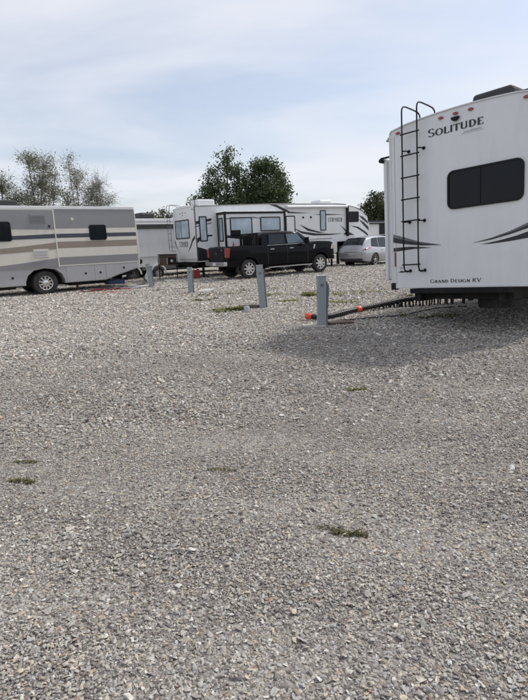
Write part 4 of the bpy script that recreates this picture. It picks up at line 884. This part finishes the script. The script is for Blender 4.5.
# ------------------------------------------------------------------ silver SUV
POSE_SV = (5.90, 30.0, .47, .80, .03, 0)
sv = empty('suv', frame_shift(POSE_SV, .97)); tag(sv, 'silver SUV seen from its rear corner beside the large white trailer', 'SUV')
def sring(hw, zb, zbelt, zt, hwt, cr=.03):
    return [(0, zb), (hw*.86, zb), (hw*.97, zb+.08), (hw, zb+.30), (hw, (zb+zbelt)/2+.16), (hw-.04, zbelt-.03), (hw-.08, zbelt+.02), ((hw-.09)*.5+hwt*.5, zbelt+(zt-zbelt)*.5), (hwt+.02, zt-.10), (hwt-.06, zt-.02), (hwt-.25, zt+cr*.5), (0, zt+cr)]
sx_ = [.0, .06, .16, .35, .62, 1.1, 1.9, 2.7, 3.2, 3.7, 4.0, 4.4, 4.75, 4.95]
sr = [sring(.80, .52, .92, 1.02, .70), sring(.90, .40, .98, 1.10, .76), sring(.93, .34, 1.02, 1.22, .74), sring(.95, .30, 1.06, 1.46, .72), sring(.965, .28, 1.08, 1.64, .70), sring(.98, .27, 1.06, 1.70, .71), sring(.98, .25, 1.02, 1.72, .72),
      sring(.98, .25, 1.0, 1.68, .72), sring(.98, .26, .99, 1.52, .72), sring(.97, .28, .98, 1.22, .74), sring(.96, .30, .96, 1.10, .74), sring(.93, .34, .88, 1.0, .70), sring(.86, .38, .80, .88, .62), sring(.72, .44, .70, .76, .5)]
sl_ = Loft(sx_, sr); sb = sl_.mesh(70, 3); cut = []
for x in (1.08, 3.98):
    for s in (1, -1):
        c = MB(); c.lathe([(.42, -.3), (.42, .3)], (x, s*.88, .37), 'y', 32, cap=True); cut.append(c)
boolean(sb, cut, 'body', M['spaint'], sv)
for s in (1, -1):
    sl_.patch([(.78, 6.25), (1.55, 6.12), (1.55, 8.1), (1.0, 8.1)], s, .006).build('side_window', M['glass3'], sv, smooth=True)
    sl_.patch([(1.60, 6.12), (2.45, 6.12), (2.45, 8.1), (1.60, 8.1)], s, .006).build('side_window', M['glass3'], sv, smooth=True)
    sl_.patch([(2.55, 6.12), (3.45, 6.12), (2.95, 8.1), (2.55, 8.1)], s, .006).build('side_window', M['glass3'], sv, smooth=True)
    for x0, x1 in ((1.66, 2.48), (2.50, 3.42)):
        do = sl_.patch([(x0, 2.2), (x1, 2.2), (x1, 5.9), (x0, 5.9)], s, .005, 4, 10).build('door', M['spaint'], sv, smooth=True)
        b = MB(); b.box(x0+.08, x0+.28, *sorted((s*.975, s*1.0)), .90, .93); b.build('handle', M['chrome'], do)
    sl_.patch([(.02, 4.6), (.75, 5.25), (.70, 5.85), (.04, 6.3)], s, .014).build('tail_lamp', M['red'], sv, smooth=True)
    b = MB(); b.tube([(.75, s*.70, 1.73), (1.0, s*.70, 1.77), (2.6, s*.70, 1.77), (2.85, s*.70, 1.72)], .02, 6); b.build('roof_rail', M['alloy'], sv, smooth=True)
    sl_.patch([(4.35, 4.4), (4.85, 4.4), (4.8, 6.0), (4.3, 6.0)], s, .01).build('headlight', M['amber'], sv, smooth=True)
    b = MB(); b.prism([(3.2, 1.02), (3.38, 1.02), (3.36, 1.18), (3.22, 1.18)], 'y', *sorted((s*.96, s*1.14))); b.build('mirror', M['spaint'], sv, bevel=.03)
    wheel(sv, 1.08, s*.985, .365, .235, s, .25, 5, 'alloy', sp_w=.06); wheel(sv, 3.98, s*.985, .365, .235, s, .25, 5, 'alloy', sp_w=.06)
    sl_.patch([(.17, 9.05), (.60, 9.05), (.60, 10.99), (.17, 10.99)], s, .008, 8, 8).build('rear_window', M['glass3'], sv, smooth=True)
    sl_.patch([(3.02, 9.1), (3.72, 9.1), (3.72, 10.99), (3.02, 10.99)], s, .008, 8, 8).build('windscreen', M['glass3'], sv, smooth=True)
b = MB(); b.box(-.025, .14, -.74, .74, .36, .50); b.build('rear_bumper', M['plast'], sv, bevel=.04)
b = MB(); b.box(-.012, .03, -.17, .17, .67, .79); nb = b.build('number_plate', M['ldecal'], sv)
b = MB(); b.box(-.02, .04, -.45, .45, .84, .88); b.build('chrome_strip', M['chrome'], sv)
b = MB(); b.box(.4, 4.6, -.6, .6, .22, .34); b.build('underbody', M['under'], sv)
# ------------------------------------------------------------------ utility posts
def post(x, y, h, wd, lean, label, box_side=1, rz=.2, box=True):
    r = empty('utility_post', loc=(x, y, z0(x, y)-.02)); r.rotation_euler = (0, lean, rz); tag(r, label, 'utility post', 'grey utility posts on the gravel')
    b = MB(); hw = wd/2; b.box(-hw, hw, -hw, hw, -.1, h); b.build('column', M['post'], r, bevel=.008)
    b = MB(); b.box(-hw-.008, hw+.008, -hw-.008, hw+.008, h-.002, h+.012); b.build('cap', M['post'], r, bevel=.004)
    if box:
        b = MB(); b.box(*sorted((box_side*(hw-.02), box_side*(hw+.05))), -.06, .07, .38, .86); o = b.build('outlet_box', M['postd'], r, bevel=.01)
        b = MB(); b.box(*sorted((box_side*(hw+.049), box_side*(hw+.062))), -.05, .06, .6, .84); b.build('lid', M['post'], o)
    b = MB(); b.box(hw-.01, hw+.035, -hw+.03, hw-.03, .05, h-.10); b.build('dark_side_strip', M['postd'], r, bevel=.006)  # dark strip added to give the post its darker right side
    b = MB(); b.box(-hw-.003, -hw+.0, -.03, .03, h*.55, h*.72) ; b.box(-.03, .03, -hw-.004, -hw+.0, h*.8, h*.86); b.build('plate', M['postd'], r)
    return r
post(1.16, 10.25, 1.0, .165, -.005, 'nearest grey utility post beside the orange hose end and concrete pad', rz=.06)
post(.0, 13.42, 1.12, .165, -.06, 'slightly leaning grey utility post between the pickup rear wheel and the nearest post', rz=.06, box=False)
post(-2.57, 18.75, .92, .17, -.01, 'grey utility post in front of the red fuel can', rz=.06, box=False)
post(-4.82, 22.85, 1.0, .18, -.12, 'farthest grey utility post standing by the tail of the motorhome', rz=.06, box=False)
# ------------------------------------------------------------------ things on the ground
def gz(x, y): return z0(x, y)+float(micro(np.array(x), np.array(y)))
def thing(mb, name, m, label, cat, group=None, smooth=False, bevel=0, loc=(0, 0, 0), rz=0):
    o = mb.build(name, M[m], None, smooth, bevel); o.location = loc; o.rotation_euler = (0, 0, rz); return tag(o, label, cat, group)
b = MB(); b.box(-.22, .22, -.16, .16, -.03, .03); thing(b, 'concrete_pad', 'conc', 'pale concrete pad at the foot of the nearest utility post', 'concrete pad', bevel=.01, loc=(1.0, 10.18, gz(1, 10.18)+.01), rz=.1)
b = MB(); b.prism(rr(-.25, .25, -.17, .17, .05), 'z', -.01, .05); thing(b, 'meter_box_lid', 'wood', 'reddish brown box lid on the ground right of the nearest post', 'box lid', bevel=.008, loc=(1.55, 10.42, gz(1.55, 10.42)+.0), rz=.1)
b = MB(); b.prism(rr(-.3, .3, -.22, .22, .05), 'z', -.01, .03); thing(b, 'meter_box_lid', 'under', 'dark flat box lid on the gravel beside the leaning post', 'box lid', bevel=.008, loc=(-.30, 13.7, gz(-.3, 13.7)+.01), rz=.1)
b = MB(); b.lathe([(.07, 0), (.07, .13), (.055, .16), (.001, .165)], (0, 0, 0), 'z', 16); thing(b, 'pipe_cap', 'ldecal', 'short pale grey pipe stub in front of the leaning post', 'pipe', smooth=True, loc=(-.40, 12.85, gz(-.4, 12.85)-.01))
# corrugated sewer hose
def smooth_path(pts, n=12):
    out_ = []; P_ = [Vector(p) for p in pts]; P_ = [P_[0]]+P_+[P_[-1]]
    for i in range(1, len(P_)-2):
        for k in range(n):
            t = k/n; a, b_, c_, d_ = P_[i-1:i+3]
            out_.append(.5*((2*b_)+(c_-a)*t+(2*a-5*b_+4*c_-d_)*t*t+(3*b_-a-3*c_+d_)*t**3))
    out_.append(P_[-2]); return out_
HP = [(.98, 11.1, .09), (1.25, 11.0, .07), (1.5, 11.15, .07), (2.0, 11.6, .09), (2.5, 11.85, .12), (3.0, 12.05, .17), (3.35, 12.2, .20), (3.8, 12.3, .22), (4.3, 12.3, .27), (4.9, 12.2, .33)]
HP = [(x, y, z0(x, y)+dz-.01) for x, y, dz in HP]
pth = smooth_path(HP, 40)
hose = empty('sewer_hose', loc=HP[0]); tag(hose, 'black corrugated sewer hose running from the nearest post to the large trailer', 'hose')
off = Vector(HP[0]); pl = [p-off for p in pth]
b = MB(); b.tube(pl, [.060 if (i//2) % 2 else .050 for i in range(len(pl))], 10); b.build('hose_run', M['hose'], hose)
def fitting(p, d, l=.10):
    b = MB(); d = d.normalized(); b.tube([p-d*l/2, p-d*l*.3, p+d*l*.3, p+d*l/2], [.058, .068, .068, .058], 12); b.build('fitting', M['orange'], hose, smooth=True)
fitting(pl[0], pl[4]-pl[0], .14)
ix = min(range(len(pth)), key=lambda i: abs(pth[i].x-2.16)); fitting(pl[ix], pl[ix+2]-pl[ix], .12)
# collapsible support under the raised end of the hose: hinged arches
sup = empty('hose_support', loc=(3.3, 12.2, z0(3.3, 12.2))); tag(sup, 'black folding hose support of small hinged arches by the trailer bumper', 'hose support')
i0 = min(range(len(pth)), key=lambda i: abs(pth[i].x-2.75)); o3 = Vector(sup.location)
for i in [q+int(2.5*sin(q*.9)) for q in range(i0, len(pth)-8, 11)]:
    p = pth[i]-o3+Vector((0, 0, .012*sin(i*1.7))); d = (pth[i+1]-pth[i]).normalized(); s_ = Vector((-d.y, d.x, 0)).normalized(); gz_ = z0(pth[i].x, pth[i].y)-o3.z
    b = MB(); b.tube([p+s_*.10+Vector((0, 0, gz_-p.z)), p+s_*.075+Vector((0, 0, .0)), p+s_*.04+Vector((0, 0, -.05)), p-s_*.04+Vector((0, 0, -.05)), p-s_*.075, p-s_*.10+Vector((0, 0, gz_-p.z))], .02, 6); b.build('arch', M['black'], sup)
# power cable from the post to the trailer
cp = smooth_path([(x, y, gz(x, y)+.02) for x, y in ((1.30, 10.30), (1.55, 10.75), (2.0, 10.72), (2.5, 10.8), (2.9, 10.85), (3.3, 11.2), (3.9, 11.6), (4.6, 11.7))], 8)
b = MB(); b.tube([p-cp[0] for p in cp], .014, 6); thing(b, 'power_cable', 'black', 'thin black power cable lying from the nearest post toward the large trailer', 'cable', smooth=True, loc=cp[0])
# red fuel can by the hauler
fx, fy = -3.35, 26.6; r = empty('fuel_can', loc=(fx, fy, gz(fx, fy)), rz=.5); tag(r, 'red fuel can on the gravel beneath the toy hauler corner', 'fuel can')
b = MB(); b.box(-.19, .19, -.14, .14, 0, .42); b.build('can_body', M['redp'], r, bevel=.04)
b = MB(); b.tube([(-.12, 0, .42), (-.1, 0, .5), (.06, 0, .5), (.1, 0, .42)], .02, 6); b.build('handle', M['redp'], r)
b = MB(); b.lathe([(.035, .41), (.035, .47), (.001, .475)], (.14, 0, 0), 'z', 10); b.build('lid', M['black'], r)
# white pipes beside the third post
for (x0, y0_, x1, y1_, lb) in ((-2.3, 18.95, -1.75, 19.2, 'longer white pipe on the gravel right of the middle post'), (-2.3, 18.6, -1.8, 18.8, 'shorter white pipe nearest the camera beside the middle post'), (-2.2, 19.35, -1.85, 19.25, 'rear white pipe lying crosswise behind the other two pipes')):
    b = MB(); b.tube([(0, 0, 0), (x1-x0, y1_-y0_, gz(x1, y1_)-gz(x0, y0_))], .032, 10); thing(b, 'white_pipe', 'pvc', lb, 'pipe', 'white pipes by the middle post', smooth=True, loc=(x0, y0_, gz(x0, y0_)+.045))
# generator on a stand at the hauler's rear
gp = Matrix(st.matrix_world) @ Vector((-.75, 2.2, 0)); r = empty('generator', loc=(-4.83, 27.2, z0(-4.83, 27.2)), rz=radians(100)); r.scale = (1, 1, .98); tag(r, 'rusty brown framed generator on a stand behind the toy hauler', 'generator')
b = MB()
for x in (-.3, .3):
    for y in (-.45, .45): b.tube([(x, y, 0), (x, y, .72)], .02, 6)
b.build('stand', M['under'], r)
b = MB(); b.box(-.34, .34, -.5, .5, .72, .76); b.build('deck', M['rust'], r)
b = MB()
for x in (-.3, .3):
    b.tube([(x, -.48, .76), (x, -.48, 1.28), (x, .48, 1.28), (x, .48, .76)], .018, 6)
for y in (-.48, .48): b.tube([(-.3, y, 1.28), (.3, y, 1.28)], .018, 6)
b.build('frame', M['under'], r)
b = MB(); b.box(-.26, .26, -.44, .44, 1.10, 1.30); b.build('fuel_tank', M['rust'], r, bevel=.05)
b = MB(); b.lathe([(.001, 0), (.15, .01), (.17, .08), (.17, .22), (.001, .22)], (-.30, -.2, .95), 'x', 18); b.build('engine', M['under'], r, smooth=True)
b = MB(); b.lathe([(.001, -.012), (.07, -.01), (.075, .01), (.001, .01)], (-.30, -.2, .95), 'x', 14); b.build('starter_cover', M['alloy'], r)
b = MB(); b.box(-.28, .26, -.44, .02, .72, 1.12); b.build('engine_block', M['under'], r, bevel=.04)
b = MB(); b.box(-.25, .2, .05, .44, .72, 1.12); b.build('alternator', M['wood'], r, bevel=.03)
# hoses and clutter under the motorhome tail
def coil(name, pts, rad, m, label, cat, seed=0):
    p = smooth_path([(x, y, gz(x, y)+rad+dz) for x, y, dz in pts], 8); b = MB(); b.tube([q-p[0] for q in p], rad, 6); return thing(b, name, m, label, cat, smooth=True, loc=p[0])
coil('water_hose', [(-7.6, 21.9, 0), (-7.1, 21.55, 0), (-6.6, 21.9, .02), (-6.9, 22.3, .03), (-7.3, 22.0, .04), (-6.6, 21.5, .03), (-5.9, 21.9, .02), (-6.4, 22.3, .04), (-6.0, 21.7, .05), (-5.5, 22.0, 0)], .028, 'redhose', 'red hose looped on the gravel under the motorhome tail', 'hose')
coil('water_hose', [(-5.9, 22.4, 0), (-5.5, 22.1, 0), (-5.1, 22.4, .03), (-5.4, 22.9, .03), (-5.8, 22.7, .03), (-5.3, 22.2, .05), (-4.95, 22.7, .02), (-5.2, 23.1, 0)], .04, 'ldecal', 'pale grey hose coiled beside the farthest utility post', 'hose')
coil('extension_cord', [(-6.6, 21.2, 0), (-6.3, 21.0, 0), (-6.0, 21.15, 0), (-5.7, 20.9, 0), (-5.9, 20.7, 0), (-6.4, 20.85, 0)], .013, 'orange', 'thin orange cord on gravel in front of the red hose', 'cord')
coil('water_hose', [(-5.3, 23.6, .3), (-5.2, 23.4, .1), (-5.6, 23.0, 0), (-6.2, 22.9, 0), (-6.6, 22.6, 0), (-7.3, 22.7, 0)], .05, 'hose', 'thick black hose dropping from the motorhome tail to the gravel', 'hose')
b = MB(); b.box(-.42, .42, -.22, .22, 0, .2); thing(b, 'storage_tote', 'blue', 'blue plastic tote beneath the rear of the motorhome', 'tote', bevel=.04, loc=(-6.75, 24.0, gz(-6.75, 24.0)+.12), rz=.65)
b = MB(); b.lathe([(.12, 0), (.13, .05), (.13, .3), (.09, .36), (.05, .38), (.05, .42), (.001, .42)], (0, 0, 0), 'z', 16); thing(b, 'propane_cylinder', 'pvc', 'small white cylinder on the ground behind the motorhome tail', 'cylinder', smooth=True, loc=(-5.35, 24.6, gz(-5.35, 24.6)+.1))
b = MB(); b.box(-.45, .45, -.12, .12, 0, .05); b.box(-.3, .5, .2, .34, 0, .04); thing(b, 'pale_board', 'pvc', 'pale board scraps on gravel beneath the generator', 'board', loc=(-4.2, 25.2, gz(-4.2, 25.2)+.02), rz=.15)
b = MB(); b.box(-.25, .25, -.15, .15, 0, .22); thing(b, 'milk_crate', 'steel', 'small grey crate on gravel behind the motorhome tail', 'crate', bevel=.02, loc=(-5.5, 25.4, gz(-5.5, 25.4)), rz=.2)
# ------------------------------------------------------------------ weeds: each clump a plant
def weed(x, y, rx_, ry_, n, h, m, label, seed):
    R_ = random.Random(seed); mb = MB()
    cl = [(R_.uniform(-1, 1)*rx_, R_.uniform(-1, 1)*ry_, R_.uniform(.12, .4)) for q in range(9)]
    if rx_ < .15: cl = [((q/4-1)*rx_+R_.uniform(-.1, .1)*rx_, (.5-q/8)*ry_+R_.uniform(-.4, .4)*ry_, .18+.32*sin(pi*(q+.5)/9)) for q in range(9)]*2+[(rx_*.3, 0, .5)]*3
    for k in range(int(n*1.3)):
        a = R_.uniform(0, 6.28); d = R_.random()**.8*1.25; c_ = R_.choice(cl); px, py = c_[0]+d*rx_*c_[2]*cos(a), c_[1]+d*max(ry_, rx_*.5)*c_[2]*sin(a)
        z_ = gz(x+px, y+py)-gz(x, y); ang = R_.uniform(0, 6.28); tilt = R_.uniform(.7, 1.52); hh = h*R_.uniform(.3, 1.1)
        dv = Vector((cos(ang)*sin(tilt), sin(ang)*sin(tilt), cos(tilt)))*hh; sd_ = Vector((-sin(ang), cos(ang), 0))*hh*.13
        p = Vector((px, py, z_)); mid = p+dv*.55+Vector((0, 0, hh*.08)); mb.add([p-sd_*.5, p+sd_*.5, mid+sd_, p+dv, mid-sd_], [(0, 1, 2, 3, 4)])
    me = bpy.data.meshes.new('weed_clump'); me.from_pydata(mb.v, [], mb.f); me.materials.append(M[m])
    o = link(bpy.data.objects.new('weed_clump', me)); o.location = (x, y, gz(x, y)+.005); tag(o, label, 'weed', 'weeds in the gravel')
weed(-1.90, 3.86, .085, .035, 150, .03, 'weedo', 'rear one of two olive weed patches at the left edge', 1)
weed(-1.76, 3.50, .08, .045, 200, .032, 'weedo', 'front one of two olive weed patches at the left edge', 2)
weed(-.33, 3.62, .10, .035, 90, .03, 'weedo', 'small olive weed patch in the middle of the gravel track', 3)
weed(.46, 2.71, .085, .033, 260, .03, 'weedo', 'dark olive weed patch nearest to the camera', 4)
weed(.35, 2.77, .06, .02, 50, .03, 'weedo', 'thin straggling weed left of the nearest dark patch', 14)
weed(1.02, 5.63, .10, .05, 120, .05, 'weedg', 'tiny green weed just below the trailer shadow', 5)
weed(-.85, 13.3, .42, .22, 700, .13, 'weedg', 'low green weed beside the dark box lid and slightly leaning post', 6)
weed(1.50, 15.84, .24, .2, 420, .16, 'weedg', 'bright green tuft between the leaning post and nearest post', 7)
weed(2.54, 15.64, .42, .25, 170, .11, 'weedg', 'straggly green weed right of the nearest post top', 8)
weed(3.3, 15.9, .35, .25, 90, .10, 'weedg', 'faint green weed in front of the silver SUV', 9)
weed(3.9, 14.2, .35, .15, 160, .1, 'weedo', 'dull weed near the lower left corner of the large trailer', 10)
weed(-1.36, 17.6, .8, .3, 420, .09, 'weedo', 'wide dry weed patch right of the middle post', 11)
weed(.48, 16.4, .35, .2, 190, .1, 'weedg', 'small green weed behind the leaning post', 12)
weed(-.2, 18.4, .9, .35, 260, .08, 'weedo', 'thin dry weeds in front of the pickup rear wheel', 13)
weed(3.3, 10.6, .5, .3, 260, .09, 'weedo', 'shaded weeds along the cable below the hose support', 15)
weed(-1.9, 12.2, .14, .08, 90, .06, 'weedg', 'tiny green weed left of the box lid', 16)
weed(2.0, 13.6, .4, .2, 160, .12, 'weedg', 'loose green weed behind the orange coupling of the sewer hose', 17)
weed(.75, 14.6, .3, .2, 130, .11, 'weedg', 'small green weed midway between the leaning and nearest posts', 18)
weed(-1.7, 16.2, .5, .25, 170, .10, 'weedo', 'sparse dry weed below the white pipes', 19)
weed(-3.6, 20.5, .6, .25, 200, .10, 'weedo', 'dry weed patch between the two farthest posts', 20)
